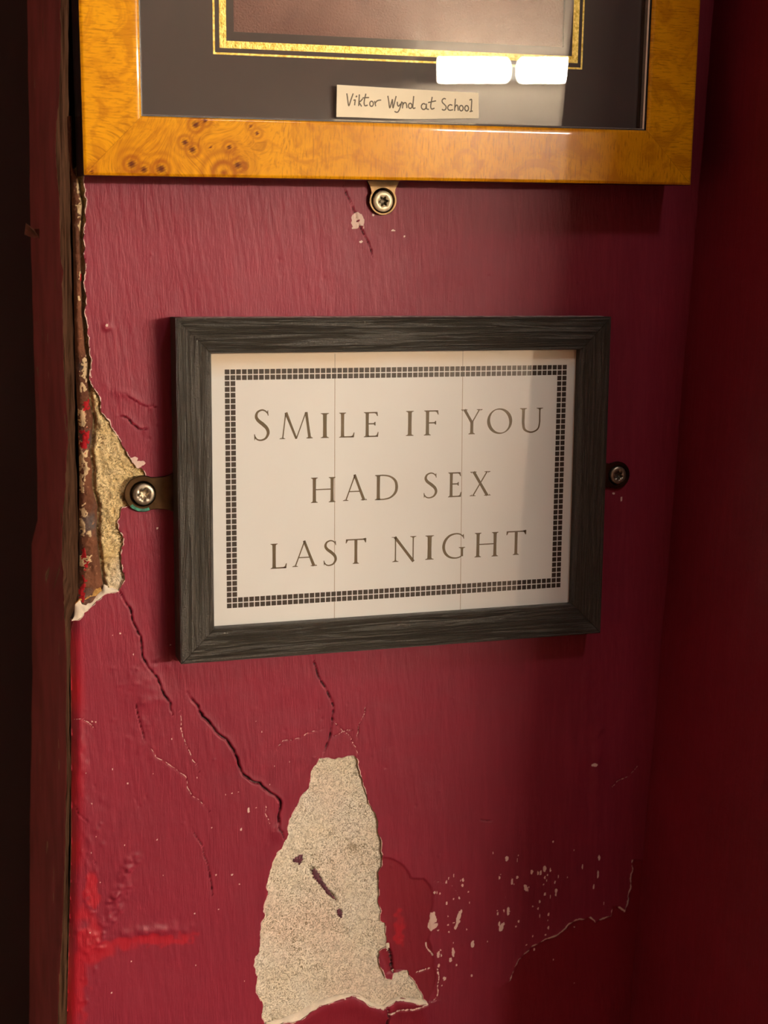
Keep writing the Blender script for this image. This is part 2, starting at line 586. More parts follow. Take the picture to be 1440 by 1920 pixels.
def cut(pts, w0, seed, lift=0.0):
    sl, D, qx, qy, S, ins = near_poly(pts, True, 6.0)
    sd = np.where(ins, -D, D)
    snap = D < 0.72 * H
    PX[sl] = np.where(snap, qx, PX[sl]); PY[sl] = np.where(snap, qy, PY[sl])
    snapped[sl] |= snap
    SD[sl] = np.minimum(SD[sl], np.where(snap, 0.0, sd))
    chip[sl] = np.maximum(chip[sl], edge_chip(np.where(snap, 0, np.maximum(sd, 0)), S, w0, seed))
    Z[sl] += lift * np.exp(-(np.maximum(sd, 0) / 3.0) ** 2)
    return sl, sd


cut(big_r, 0.6, 21, 0.15)
sl, sd_left = cut(cut_left, 0.0, 22)
# pale ragged border only where the paint is broken, not on the sound corner below; rolled corner instead
S_, D_, qx_, qy_, s_, _ = near_poly(left_r, False, 5.0)
chip[S_] = np.maximum(chip[S_], edge_chip(np.where(D_ < 0.72 * H, 0, D_), s_, 0.75, 23))
S_, D_, qx_, qy_, s_, _ = near_poly(np.vstack([corner_low, [corner_low[-1][0] - 1, -262.0]]), False, 8.0)
roll = np.clip(1 - D_ / 4.0, 0, 1)
Z[S_] -= 3.2 * roll ** 2
redw[S_] = np.maximum(redw[S_], np.clip(1.25 - D_ / 5.0, 0, 1) * (0.75 + 0.5 * vnoise(X[S_], Y[S_], 14, 9)) * np.clip((-55 - Y[S_]) / 8, 0, 1))


def crack(pts, depth, width=1.0, seed=0, c_shade=1.0, c_chip=0.0, step=0.0, taper=True):
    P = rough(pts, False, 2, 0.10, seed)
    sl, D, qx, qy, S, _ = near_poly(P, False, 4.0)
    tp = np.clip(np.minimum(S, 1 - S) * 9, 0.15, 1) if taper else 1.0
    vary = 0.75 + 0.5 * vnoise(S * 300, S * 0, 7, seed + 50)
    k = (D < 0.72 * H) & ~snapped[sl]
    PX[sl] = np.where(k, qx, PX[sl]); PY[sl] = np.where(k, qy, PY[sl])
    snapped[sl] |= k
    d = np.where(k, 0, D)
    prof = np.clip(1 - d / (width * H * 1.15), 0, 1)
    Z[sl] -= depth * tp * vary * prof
    crack_shade[sl] = np.maximum(crack_shade[sl], c_shade * tp * prof * vary)  # shade of the groove painted into its colour
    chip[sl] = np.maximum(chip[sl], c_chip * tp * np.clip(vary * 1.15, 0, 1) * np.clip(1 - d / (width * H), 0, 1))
    if step:                                # one lip of the crack stands proud
        side = np.where((X[sl] - qx) > 0, 1.0, 0.0)
        Z[sl] += step * side * np.exp(-(D / 1.6) ** 2) * tp


c5 = (640, 320)
crack(svs([(378, 60), (400, 100), (425, 150), (445, 205), (465, 270), (470, 320), (500, 365), (530, 410), (550, 460), (575, 490), (585, 540)], ZW, 2.057, o5), 1.4, 1.2, 1, 1.0, 0, 0.25)
crack(svs([(640, 450), (680, 500), (700, 545), (740, 585), (790, 630), (825, 690), (840, 735), (860, 770), (920, 800), (975, 845), (1000, 870), (1000, 900), (990, 930), (992, 975)], ZW, 2.057, o5), 1.8, 1.5, 2, 1.1, 0, 0.3)
crack(svs([(1130, 300), (1140, 370), (1165, 420), (1185, 460), (1205, 510), (1200, 560), (1190, 620), (1165, 695)], ZW, 2.057, o5), 1.2, 1.0, 3, 1.0)
for i, pl in enumerate([[(980, 685), (1010, 635), (1080, 625), (1110, 605), (1180, 580)], [(1205, 550), (1260, 610), (1290, 660), (1300, 700)],
                        [(1200, 620), (1240, 600), (1280, 595)], [(1295, 640), (1300, 590), (1320, 540), (1335, 490)],
                        [(610, 520), (615, 590), (635, 650), (660, 710), (690, 760)], [(480, 640), (520, 700), (580, 735), (635, 775), (660, 850), (740, 915)],
                        [(195, 560), (235, 550), (265, 570), (290, 590)]]):
    crack(svs(pl, ZW, 2.057, o5), 0.25, 0.8, 10 + i, 0.0, 0.66)
crack(svs([(445, 480), (460, 580), (480, 640)], ZW, 2.057, o5), 0.6, 0.8, 20, 0.5)
crack(svs([(600, 800), (640, 815), (660, 840), (690, 865), (740, 865)], ZW, 2.667, (0, 480)), 0.9, 1.2, 21, 0.7, 0, 0.3)
crack(svs([(630, 690), (700, 740), (790, 760)], ZW, 2.667, (0, 480)), 0.3, 1.5, 22, 0.1, 0, 0.25)
crack(svs([(10, 230), (80, 400), (180, 600), (240, 720), (330, 970), (400, 1130), (480, 1300), (560, 1500)], ZW, 9, c5), 0.7, 0.8, 23, 0.75)
crack(svs([(1075, 455), (1130, 545), (1160, 640), (1180, 740), (1200, 850)], ZW, 3, (0, 1400)), 0.5, 0.8, 24, 0.55)
crack(svs([(825, 1475), (832, 1520), (828, 1600)], ZW, 2.88, o1), 1.6, 2.0, 25, 1.0, 0, 0, False)
crack(svs([(828, 1130), (845, 1200), (858, 1280)], ZW, 2.88, o1), 1.4, 2.6, 26, 1.0, 0, 0, False)
crack(svs([(270, 560), (255, 520), (235, 505), (240, 400), (250, 350)], ZW, 2.88, o1), 0.9, 1.2, 27, 0.8)
crack(svs([(170, 360), (165, 420), (185, 470), (200, 490)], ZW, 2.88, o1), 0.2, 0.9, 28, 0.0, 0.7)
crack(svs([(140, 375), (170, 380), (200, 383)], ZW, 2.4, o6), 0.6, 1.0, 29, 0.5)
crack(svs([(1060, 780), (1120, 790), (1170, 800), (1200, 840), (1218, 900)], ZW, 2.88, o1), 0.15, 0.7, 30, 0.0, 0.55)
crack(svs([(1050, 1450), (1085, 1420), (1100, 1380), (1105, 1300), (1095, 1240)], ZW, 2.88, o1), 0.5, 1.4, 31, 0.0, 0.9)
crack(svs([(835, 1500), (880, 1480), (960, 1475), (1040, 1447)], ZW, 2.88, o1), 0.6, 2.0, 32, 0.0, 1.1, 0, False)
crack(svs([(985, 1280), (1020, 1268), (1055, 1258)], ZW, 2.88, o1), 0.3, 1.9, 33, 0.0, 1.1, 0, False)
crack(svs([(1035, 1120), (1050, 1160), (1070, 1185)], ZW, 2.88, o1), 0.3, 1.8, 34, 0.0, 1.0, 0, False)
crack(svs([(195, 1920 - 1400 + 990), (215, 1560)], ZW, 3, (0, 1400)), 0.2, 0.8, 35, 0.2)
for i, pl in enumerate([[(420, 340), (450, 390), (500, 430)], [(520, 640), (540, 660)]]):
    crack(svs(pl, ZW, 3, (0, 1400)), 0.3, 0.9, 40 + i, 0.2, 0.3)
crack(svs([(715, 245), (760, 205), (820, 172), (870, 115)], ZW, 2.4, o6), 0.2, 1.4, 44, 0.0, 0.6)
# torn upper coat, lower right: pale lifted edge and the older coat exposed below it
tear_px = [(-330, 1240), (-150, 1205), (0, 1168), (120, 1150), (240, 1130), (280, 1100), (300, 1040), (340, 985), (430, 920), (500, 890), (540, 850), (590, 825), (640, 815), (665, 840), (735, 810), (740, 765),
           (770, 770), (795, 790), (810, 720), (830, 560)]
tear = rough(svs(tear_px, ZW, 2.4, o6), False, 2, 0.1, 60)
S_, D_, qx_, qy_, s_, ins_ = near_poly(np.vstack([tear, svs([(900, 560), (900, 1500), (-400, 1500)], ZW, 2.4, o6)]), True, 3.0)
inside = np.clip(0.5 + np.where(ins_, D_, -D_) / 1.2, 0, 1) * np.clip((X[S_] - sv(915, 1800)[0]) / 14.0, 0, 1)
low[S_] = np.maximum(low[S_], inside)
Z[S_] -= 0.45 * inside
vis = tear[len(tear) * 5 // 20:]
crack(vis, -0.3, 2.6, 61, 0.0, 0.9, 0, False)
# second older-coat patch beside the big break
step_px = [(790, 655), (850, 665), (920, 710), (950, 765), (1020, 770), (1060, 820), (1070, 900), (1050, 1000), (1045, 1100), (1070, 1180), (1090, 1300),
           (1040, 1440), (960, 1430), (900, 1270), (820, 1280), (770, 1150), (760, 900)]
S_, D_, qx_, qy_, s_, ins_ = near_poly(rough(svs(step_px, ZW, 2.88, o1), True, 2, 0.1, 62), True, 3.0)
inside = np.clip(0.5 + np.where(ins_, D_, -D_) / 0.9, 0, 1)
Z[S_] -= 0.55 * inside
low[S_] = np.maximum(low[S_], 0.6 * inside)
# flap that curls out below the big break
flap = svs([(180, 1575), (340, 1545), (470, 1465), (625, 1420), (740, 1475), (800, 1490), (880, 1440), (1000, 1460)], ZW, 2.88, o1)
S_, D_, qx_, qy_, s_, _ = near_poly(flap, False, 14.0)
Z[S_] += 1.3 * np.exp(-(D_ / 6.0) ** 2) * (Y[S_] < qy_ + 1.5)
# the sound coat below the flap is a deeper red
S_, D_, qx_, qy_, s_, ins_ = near_poly(np.vstack([flap, sv(900, 2100), sv(450, 2100)]), True, 3.0)
low[S_] = np.maximum(low[S_], 0.55 * np.clip(0.5 + np.where(ins_, D_, -D_) / 1.5, 0, 1))


def blob(px, py, rx, ry, field, amt, ang=0.0, seed=0, ragged=0.35):
    c = sv(px, py)
    k = 0.25
    rx, ry = rx * k, ry * k
    R_ = max(rx, ry) * 1.8
    i0, i1 = np.searchsorted(ys, [c[1] - R_, c[1] + R_]); j0, j1 = np.searchsorted(xs, [c[0] - R_, c[0] + R_])
    s = (slice(i0, i1), slice(j0, j1))
    dx, dy = X[s] - c[0], Y[s] - c[1]
    ca, sa = math.cos(ang), math.sin(ang)
    u, v = (dx * ca + dy * sa) / rx, (-dx * sa + dy * ca) / ry
    r = np.hypot(u, v) + ragged * vnoise(X[s], Y[s], max(min(rx, ry) * 0.9, 0.6), 90 + seed)
    if field is Z:
        Z[s] += amt * np.exp(-(r * 1.3) ** 2)
    else:
        field[s] = np.maximum(field[s], amt * np.clip((1.25 - r) / 0.5, 0, 1))


# pale chips
for px, py, rx, ry, a in [(811, 1722, 7, 13, 0), (807, 1738, 5, 8, 0), (815, 1735, 8, 5, 0.5), (860, 1718, 4, 14, -0.3), (856, 1735, 3, 10, -0.4), (671, 405, 9, 6, 0), (664, 413, 5, 10, 0), (678, 414, 4, 11, 0.2),
                          (668, 423, 8, 4, 0.5), (677, 453, 3, 2, 0.7), (738, 432, 4, 1.5, 0), (758, 443, 2, 2, 0), (700, 403, 2, 2, 0), (868, 1650, 2, 4, 0), (867, 1660, 2, 3, 0),
                          (886, 1770, 4, 6, 0), (850, 1785, 3, 9, 0.1), (823, 1810, 2, 4, 0), (845, 1800, 3, 4, 0), (822, 1790, 3, 8, 0), (833, 1835, 2, 4, 0),
                          (997, 1635, 3, 5, 0), (1014, 1636, 2, 4, 0), (1021, 1630, 3, 7, 0), (1032, 1632, 2, 4, 0), (1043, 1670, 2.5, 5, 0), (1022, 1677, 2, 4, 0),
                          (986, 1665, 3, 8, 0.4), (960, 1653, 2, 6, 0), (950, 1609, 3, 5, 0), (953, 1710, 2.5, 9, 0), (940, 1740, 4, 8, -0.3), (936, 1733, 2, 5, 0),
                          (1121, 1640, 2, 7, 0), (1123, 1608, 2, 6, 0), (1092, 1625, 1.5, 6, 0), (1113, 1663, 1.5, 6, 0), (970, 1645, 2, 3, 0),
                          (452, 1555, 2, 3, 0), (405, 1640, 2, 2, 0), (435, 1640, 2, 2, 0), (466, 1518, 2, 5, 0), (498, 1705, 5, 6, 0), (1114, 1434, 6, 3, 0),
                          (200, 610, 3, 3, 0), (295, 990, 2, 2, 0), (165, 775, 3, 3, 0), (260, 870, 8, 5, 0.3), (252, 862, 5, 5, 0), (269, 868, 3, 4, 0.6),
                          (1150, 925, 3, 2, 0), (1165, 935, 2, 5, 0), (155, 430, 2, 3, 0), (158, 460, 2, 3, 0), (157, 500, 2, 3, 0)]:
    blob(px, py, rx, ry, chip, 1.0, a, int(px) % 30)
for k in range(48):                         # fine spatter of pinhead chips low on the wall
    px, py = rng.normal(985, 70), rng.normal(1690, 60)
    blob(px, py, rng.uniform(1.0, 2.0), rng.uniform(1.5, 4.5), chip, 0.8, 0, k % 30)
for k in range(24):
    px, py = rng.normal(840, 22), rng.uniform(1640, 1850)
    blob(px, py, rng.uniform(1.0, 2.2), rng.uniform(1.5, 4.0), chip, 0.8, 0, k % 30)
for k in range(40):
    px, py = rng.uniform(160, 560), rng.uniform(1180, 1880)
    blob(px, py, 1.5, 1.7, chip, 0.75, 0, k % 30)
# scuffed, dusty stretch above the tear
blob(985, 1745, 75, 45, chip, 0.27, 0.4, 5, 0.5)
blob(1000, 1690, 60, 60, chip, 0.22, 0.0, 6, 0.5)
# worn bright red patches
for px, py, rx, ry, a in [(163, 1775, 22, 55, 0.1), (195, 1780, 22, 16, 0), (235, 1770, 18, 12, 0), (290, 1762, 55, 9, -0.05), (330, 1766, 25, 7, 0), (172, 1670, 11, 24, 0), (748, 1745, 10, 30, 0), (150, 1850, 14, 60, 0)]:
    blob(px, py, rx, ry, redw, 0.72, a, int(px) % 30, 0.6)
# lumps, drips and filler ridges under the paint
for px, py, rx, ry, h, a in [(290, 1745, 60, 12, 0.9, -0.08), (200, 612, 9, 9, 0.5, 0), (175, 745, 7, 7, 0.4, 0), (240, 740, 40, 10, 0.3, -0.4), (165, 1770, 20, 40, 0.8, 0), (270, 1300, 30, 50, 0.5, 0.3),
                             (150, 1410, 12, 60, 0.8, 0), (170, 1520, 18, 30, 0.4, 0), (240, 1900, 30, 40, 0.4, 0), (1120, 1440, 14, 160, 0.5, 0.03), (1100, 1300, 10, 60, 0.4, 0.05), (520, 1560, 14, 20, 0.5, 0)]:
    blob(px, py, rx, ry, Z, h, a, int(px) % 30)
for k in range(90):                         # blistered run
    t = rng.uniform(0, 1)
    px, py = 255 - 75 * t + rng.normal(0, 9), 1595 + 185 * t
    blob(px, py, rng.uniform(4, 8), rng.uniform(4, 8), Z, rng.uniform(0.15, 0.4), 0, k % 30, 0.1)
for k in range(60):
    px, py = 165 + rng.normal(0, 12), rng.uniform(1480, 1900)
    blob(px, py, rng.uniform(3, 7), rng.uniform(4, 9), Z, rng.uniform(0.1, 0.35), 0, k % 30, 0.1)
for k in range(60):
    px, py = 270 + rng.normal(0, 22), rng.uniform(1225, 1420)
    blob(px, py, rng.uniform(4, 9), rng.uniform(4, 9), Z, rng.uniform(0.05, 0.2), 0, k % 30, 0.1)
for k in range(120):                        # scattered pimples and pits
    px, py = rng.uniform(160, 1150), rng.uniform(360, 1900)
    blob(px, py, rng.uniform(2, 4), rng.uniform(2, 5), Z, rng.choice([-1, 1]) * rng.uniform(0.1, 0.3), 0, k % 30, 0.1)

kc = np.minimum.reduce([SD[:-1, :-1], SD[:-1, 1:], SD[1:, 1:], SD[1:, :-1]])
keep = kc > -1e-9
i = np.arange(NY * NX).reshape(NY, NX)
quads = np.stack([i[:-1, :-1], i[:-1, 1:], i[1:, 1:], i[1:, :-1]], -1)[keep]
e1 = keep[:, :-1] != keep[:, 1:]
a1 = np.stack([i[:-1, 1:-1][e1], i[1:, 1:-1][e1]], -1)
e2 = keep[:-1, :] != keep[1:, :]
a2 = np.stack([i[1:-1, :-1][e2], i[1:-1, 1:][e2]], -1)
edges = np.vstack([a1, a2])
used, inv = np.unique(quads, return_inverse=True)
P3 = np.stack([PX.ravel(), -(ZW + Z.ravel()), PY.ravel()], -1) / 1000.0
P3[:, 2] += EYE
Vf = P3[used]
ev, einv = np.unique(edges, return_inverse=True)
einv = einv.reshape(-1, 2)
Vt = P3[ev]
Vb = Vt + np.array([0, 0.0032, 0])
base = len(Vf)
ne = len(ev)
sk = np.stack([base + einv[:, 0], base + einv[:, 1], base + ne + einv[:, 1], base + ne + einv[:, 0]], -1)
Vall = np.vstack([Vf, Vt, Vb])
Qall = np.vstack([quads_i := inv.reshape(-1, 4), sk])
Mk = np.stack([chip.ravel(), crack_shade.ravel(), redw.ravel(), low.ravel()], -1).clip(0, 1)
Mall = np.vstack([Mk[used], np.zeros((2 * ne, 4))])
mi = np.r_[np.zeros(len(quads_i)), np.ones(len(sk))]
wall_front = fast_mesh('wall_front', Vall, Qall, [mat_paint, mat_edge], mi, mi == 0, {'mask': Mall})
tag(wall_front, 'maroon painted plaster wall with cracks and broken patches behind the two frames', 'wall', kind='structure')


def patch(name, pts, depth, relief, mat, label, clip=None, seed=0, step=0.5, left_limit=None, grit=0.18):
    """rough plaster bed seen through a break in the paint"""
    x0, y0 = pts.min(0) - 2.5
    x1, y1 = pts.max(0) + 2.5
    gx, gy = np.arange(x0, x1, step), np.arange(y0, y1, step)
    gX, gY = np.meshgrid(gx, gy)
    z = ZW - depth + relief * (0.6 * vnoise(gX, gY, 11, seed) + 0.35 * vnoise(gX, gY, 3.2, seed + 1) + grit * vnoise(gX, gY, 1.3, seed + 2) + 0.6 * grit * vnoise(gX, gY, 0.75, seed + 3))
    if clip is not None:
        z = clip(gX, gY, z)
    V = np.stack([gX.ravel() / 1000, -z.ravel() / 1000, EYE + gY.ravel() / 1000], -1)
    Q = grid_quads(len(gy), len(gx))
    dmin = np.full(gX.shape, 1e9); ins_p = np.zeros(gX.shape, bool)
    for a, b in zip(pts, np.roll(pts, -1, 0)):
        d = b - a
        t = np.clip(((gX - a[0]) * d[0] + (gY - a[1]) * d[1]) / max(d @ d, 1e-9), 0, 1)
        dmin = np.minimum(dmin, np.hypot(gX - a[0] - t * d[0], gY - a[1] - t * d[1]))
        if abs(d[1]) > 1e-9:
            ins_p ^= ((a[1] > gY) != (b[1] > gY)) & (gX < a[0] + (gY - a[1]) * d[0] / d[1])
    near = (ins_p | (dmin < 2.2)).ravel()
    Q = Q[near[Q].all(1)]
    if left_limit is not None:
        ok = (gX > left_limit(gY)).ravel()
        Q = Q[ok[Q].all(1)]
    o = fast_mesh(name, V, Q, [mat], np.zeros(len(Q)), np.ones(len(Q), bool), {}, wall_front)
    o['label'] = label
    return o


gouge = svs([(425, 725), (450, 770), (480, 810), (510, 850), (550, 890)], ZW, 2.88, o1)
pits = [sv(440 + 570 / 2.88, 1380 + 960 / 2.88), sv(440 + 340 / 2.88, 1380 + 680 / 2.88)]


def gouge_clip(gX, gY, z):
    for a, b in zip(gouge[:-1], gouge[1:]):
        d = b - a
        t = np.clip(((gX - a[0]) * d[0] + (gY - a[1]) * d[1]) / (d @ d), 0, 1)
        z = z - 2.2 * np.exp(-((np.hypot(gX - a[0] - t * d[0], gY - a[1] - t * d[1]) + 0.5 * vnoise(gX, gY, 1.5, 7)) / 0.8) ** 4)
    z = z - 2.4 * np.exp(-(np.hypot((gX - pits[0][0]) * 1.6, gY - pits[0][1]) / 1.7) ** 4)
    return z


patch('plaster_patch', big, 1.1, 0.65, mat_plaster, 'large bare cream plaster patch low on the wall', gouge_clip, 30)
seam_px7 = [(590, -60), (610, 60), (615, 330), (620, 420), (650, 620), (675, 720), (670, 850), (655, 1000), (635, 1130), (655, 1300), (665, 1400), (660, 1550), (670, 1650), (700, 1750), (740, 1880)]
seam_px8 = [(765, 100), (765, 250), (755, 400), (765, 520), (775, 620), (790, 750), (810, 900), (830, 1050), (838, 1120), (842, 1200)]
seam = np.vstack([svs([(460, 60), (505, 165), (540, 400), (520, 700), (535, 1000), (540, 1300), (565, 1600), (585, 1700)], ZW, 4.57, o4), svs(seam_px7[1:], ZW, 6.855, o2), svs(seam_px8, ZW, 7.2, o3)])
sy, sx = seam[::-1, 1], seam[::-1, 0]


def seam_clip(gX, gY, z):
    s = np.interp(gY, sy, sx)
    d = gX - s
    z = z - 3.0 * np.exp(-(d / 0.8) ** 2)
    return np.where(d < -0.3, ZW - 5.0, z)


sand_pts = np.vstack([left_edge, sv(150, 1120), sv(140, 330)])
patch('plaster_patch', sand_pts, 1.4, 1.1, mat_sand, 'narrow strip of bare yellow sandy plaster beside the rusty corner', seam_clip, 40, step=0.4, grit=0.6, left_limit=lambda y: np.interp(y, sy, sx) - 1.2)
# purple paint left sitting in the gouge of the big patch
mat_residue = simple('purple paint residue', (0.09, 0.018, 0.03), 0.7, nscale=600, namp=0.4)


def residue(P, widths, seed):
    r_ = np.random.default_rng(seed)
    C_ = catmull(P, 8)
    wd_ = np.interp(np.linspace(0, 1, len(C_)), np.linspace(0, 1, len(widths)), widths) * r_.uniform(0.55, 1.35, len(C_))
    d_ = np.gradient(C_, axis=0); d_ /= np.hypot(d_[:, 0], d_[:, 1])[:, None]
    nr = np.stack([-d_[:, 1], d_[:, 0]], -1)
    V_r, F_r = [], []
    for k in range(len(C_)):
        for sgn in (-1, 0, 1):
            q_ = C_[k] + nr[k] * sgn * wd_[k] / 2 * r_.uniform(0.7, 1.2)
            V_r.append(W(q_[0], q_[1], ZW - 0.55 - 0.5 * abs(sgn)))
    for k in range(len(C_) - 1):
        for c_i in (0, 1):
            F_r.append((3 * k + c_i, 3 * k + 3 + c_i, 3 * k + 4 + c_i, 3 * k + 1 + c_i))
    mesh('paint_residue', V_r, F_r, mat_residue, wall_front, True)


residue(gouge, [1.6, 3.2, 2.0, 2.4, 1.2, 0.6], 1)
residue(svs([(560, 940), (570, 962), (580, 985)], ZW, 2.88, o1), [1.6, 3.0, 1.2], 2)
residue(svs([(318, 682), (340, 672), (358, 668), (352, 700)], ZW, 2.88, o1), [1.5, 3.6, 3.0, 0.8], 3)

# rusty corner bead: rounded strip from the arris to the seam
corner_up = svs([(128, 200), (132, 300), (136, 345), (139, 430), (141, 500), (142, 600), (144, 690), (148, 760), (150, 830), (152, 900), (151, 960), (152, 1050), (150, 1110), (143, 1140), (134, 1165)], ZW - 1)
cy_, cx_ = corner_up[::-1, 1], corner_up[::-1, 0]
yb = np.arange(-54.0, 150.0, 0.4)
tb = np.linspace(0, 1, 26)
bx0 = np.interp(yb, cy_, cx_) - 0.4
bx1 = np.maximum(np.interp(yb, sy, sx) - 0.5, bx0 + 1.5)
BX = bx0[:, None] + (bx1 - bx0)[:, None] * tb[None]
BY = np.repeat(yb[:, None], 26, 1)
BZ = ZW - 0.4 - 3.2 * (np.abs(tb[None] * 2 - 1) ** 3.0) + 0.5 * vnoise(BX, BY, 2.4, 71) + 0.3 * vnoise(BX, BY, 0.9, 72)
bm_mask = np.zeros((len(yb), 26, 4))
for px, py, rx, ry, ch in [(161, 695, 6, 18, 0), (156, 725, 4, 8, 0), (153, 420, 5, 9, 0), (152, 392, 5, 12, 0), (156, 385, 4, 6, 0), (149, 345, 4, 12, 0), (155, 455, 3, 6, 0), (153, 780, 4, 10, 0), (156, 795, 5, 8, 0), (160, 848, 4, 6, 0), (153, 905, 4, 12, 0),
                           (156, 960, 5, 10, 0), (155, 985, 4, 12, 0), (158, 1052, 8, 13, 0), (161, 880, 4, 9, 0), (153, 850, 3, 25, 0), (160, 820, 6, 12, 1), (157, 835, 5, 10, 1), (162, 758, 5, 8, 1), (158, 1040, 4, 9, 1),
                           (162, 1060, 4, 6, 1), (157, 1085, 3, 10, 1), (154, 1112, 4, 10, 1), (153, 522, 3, 7, 1), (151, 516, 3, 9, 0), (165, 1000, 4, 6, 0), (147, 557, 3, 4, 0)]:
    c = sv(px, py, ZW - 1)
    r = np.hypot((BX - c[0]) / (rx * 0.25), (BY - c[1]) / (ry * 0.25)) + 0.75 * vnoise(BX, BY, 0.9, 73) + 0.5 * vnoise(BX, BY, 0.45, 74)
    bm_mask[..., ch] = np.maximum(bm_mask[..., ch], np.clip((1.25 - r) / 0.4, 0, 1))
BZ += 0.35 * np.clip(bm_mask[..., 0] + bm_mask[..., 1], 0, 1)
Vb_ = np.stack([BX.ravel() / 1000, -BZ.ravel() / 1000, EYE + BY.ravel() / 1000], -1)
Qb = grid_quads(len(yb), 26)
o = fast_mesh('corner_bead', Vb_, Qb, [mat_rust], np.zeros(len(Qb)), np.ones(len(Qb), bool), {'mask': bm_mask.reshape(-1, 4)}, wall_front)
o['label'] = 'rusted metal corner bead with flakes of red and cream paint'


def strip(name, A, B, za, zb, mat, label, nrow=6, seed=0, bulge=0.4):
    n = max(len(A), len(B)) * 6
    def res_(P):
        P = np.array(P); d = np.r_[0, np.cumsum(np.hypot(*np.diff(P, axis=0).T))]
        s = np.linspace(0, d[-1], n)
        return np.stack([np.interp(s, d, P[:, 0]), np.interp(s, d, P[:, 1])], -1)
    A, B = res_(A), res_(B)
    V, Q = [], []
    for r in range(nrow):
        t = r / (nrow - 1)
        for k in range(n):
            p = A[k] * (1 - t) + B[k] * t
            zz = za * (1 - t) + zb * t + bulge * math.sin(math.pi * t) + 0.25 * float(vnoise(np.array(p[0]), np.array(p[1]), 1.4, seed))
            V.append(W(p[0], p[1], zz))
    for r in range(nrow - 1):
        for k in range(n - 1):
            Q.append((r * n + k, r * n + k + 1, (r + 1) * n + k + 1, (r + 1) * n + k))
    o = mesh(name, V, Q, mat, wall_front, True)
    o['label'] = label
    return o


lipA = svs([(385, 1612), (460, 1605), (530, 1560), (590, 1490), (650, 1420), (720, 1350), (800, 1290), (840, 1245), (920, 1230), (1025, 1212)], ZW, 7.2, o3)
lipB = svs([(430, 1560), (440, 1400), (500, 1340), (560, 1372), (640, 1335), (740, 1268), (800, 1212), (835, 1130), (880, 1150), (1000, 1190)], ZW, 7.2, o3)
lipC = svs([(420, 1500), (445, 1380), (490, 1330), (560, 1288), (650, 1240), (720, 1180), (790, 1170), (830, 1110), (880, 1130), (990, 1180)], ZW, 7.2, o3)
strip('undercoat_lip', lipA, lipB, ZW + 0.25, ZW - 1.2, mat_lip, 'thick cream undercoat lip under the rusty corner', 7, 80, 0.3)
strip('render_crumbs', lipB[1:7], lipC[1:7], ZW - 1.0, ZW - 1.4, mat_orange, 'crumbling orange render above the cream lip', 6, 81, 0.8)
lowA = svs([(170, 1562), (240, 1556), (340, 1534), (400, 1494), (470, 1449), (560, 1419), (625, 1402), (690, 1424), (740, 1459), (800, 1474), (840, 1449), (880, 1424), (960, 1434), (1010, 1449), (1040, 1442)], ZW, 2.88, o1)
lowB = svs([(170, 1550), (240, 1536), (330, 1500), (395, 1462), (470, 1428), (560, 1402), (625, 1391), (690, 1408), (740, 1443), (800, 1462), (836, 1434), (880, 1412), (960, 1420), (1005, 1432), (1030, 1432)], ZW, 2.88, o1)
strip('undercoat_lip', lowA, lowB, ZW + 1.0, ZW - 0.8, mat_lip, 'cream broken edge curling out below the large plaster patch', 6, 82, 0.3)

# ------------------------------------------------------------------ wall_left: the side of the pier, old timber showing at the arris
xc = lambda y: np.interp(y, [-1500, -228, -131, -73, -59, -46, -17, 49, 124, 1000], [-190, -146.5, -142.1, -140.7, -140.2, -136.6, -135.9, -135.7, -135.4, -120])
DEEP = 205.0
yl = np.array(list(reversed(cum(-262.0, -1500.0, 4))) + list(np.arange(-262.0, 222.0, 1.2)) + cum(222.0, 1000.0, 4))
edge_px = [(111, 0), (112, 100), (110, 185), (104, 250), (104, 300), (109, 365), (112, 480), (116, 510), (116, 600), (119, 700), (125, 780), (126, 830), (122, 865), (122, 910), (118, 960), (115, 1000), (113, 1050), (114, 1100), (118, 1150), (122, 1200), (123, 1300), (122, 1500), (120, 1600), (117, 1700), (111, 1800), (106, 1920)]
ee = []
for px, py in edge_px:
    d = ray(px, py)
    y_ = 0.0
    for _ in range(6):
        t = (float(xc(y_)) - 0.9 - CAM[0]) / d[0]
        q = CAM + t * d
        y_ = q[1]
    ee.append((q[1], ZW - q[2]))
ee = np.array(sorted(ee))
dep = np.r_[np.linspace(0, 90, 120), np.linspace(95, DEEP, 20)]
DY, DD = np.meshgrid(yl, dep, indexing='ij')
XX = xc(DY) - 0.55 + 0.28 * vnoise(DY * 0.35, DD, 7, 101) + 0.14 * vnoise(DY * 0.5, DD, 2.2, 102)
XX = XX - 1.2 * np.exp(-(DD / 3.0) ** 2) * 0 + 0.5 * np.exp(-((DD - 16 - 2 * vnoise(DY, DY * 0, 30, 103)) / 3.0) ** 2) * (DY > -60)
V_ = np.stack([XX.ravel() / 1000, -(ZW - 1.5 - DD.ravel()) / 1000, EYE + DY.ravel() / 1000], -1)
Q_ = grid_quads(len(yl), len(dep))[:, ::-1]
n_p = 40
tt = np.linspace(0, 1, n_p)
ed = np.interp(yl, ee[:, 0], ee[:, 1]) + 1.8 * vnoise(yl, yl * 0, 6, 104) + 0.8 * vnoise(yl, yl * 0, 2.4, 105)
ed = np.clip(ed, 8, 120)
PD = ed[:, None] + (DEEP - ed)[:, None] * tt[None] ** 1.6
PYY = np.repeat(yl[:, None], n_p, 1)
PXX = xc(PYY) - 0.9 + 0.2 * vnoise(PYY, PD, 12, 106) - 0.5 * np.exp(-((PD - ed[:, None]) / 3.0) ** 2) * np.clip(vnoise(PYY, PYY * 0, 25, 107), 0, 1)
PXX[:, 0] += 0.9
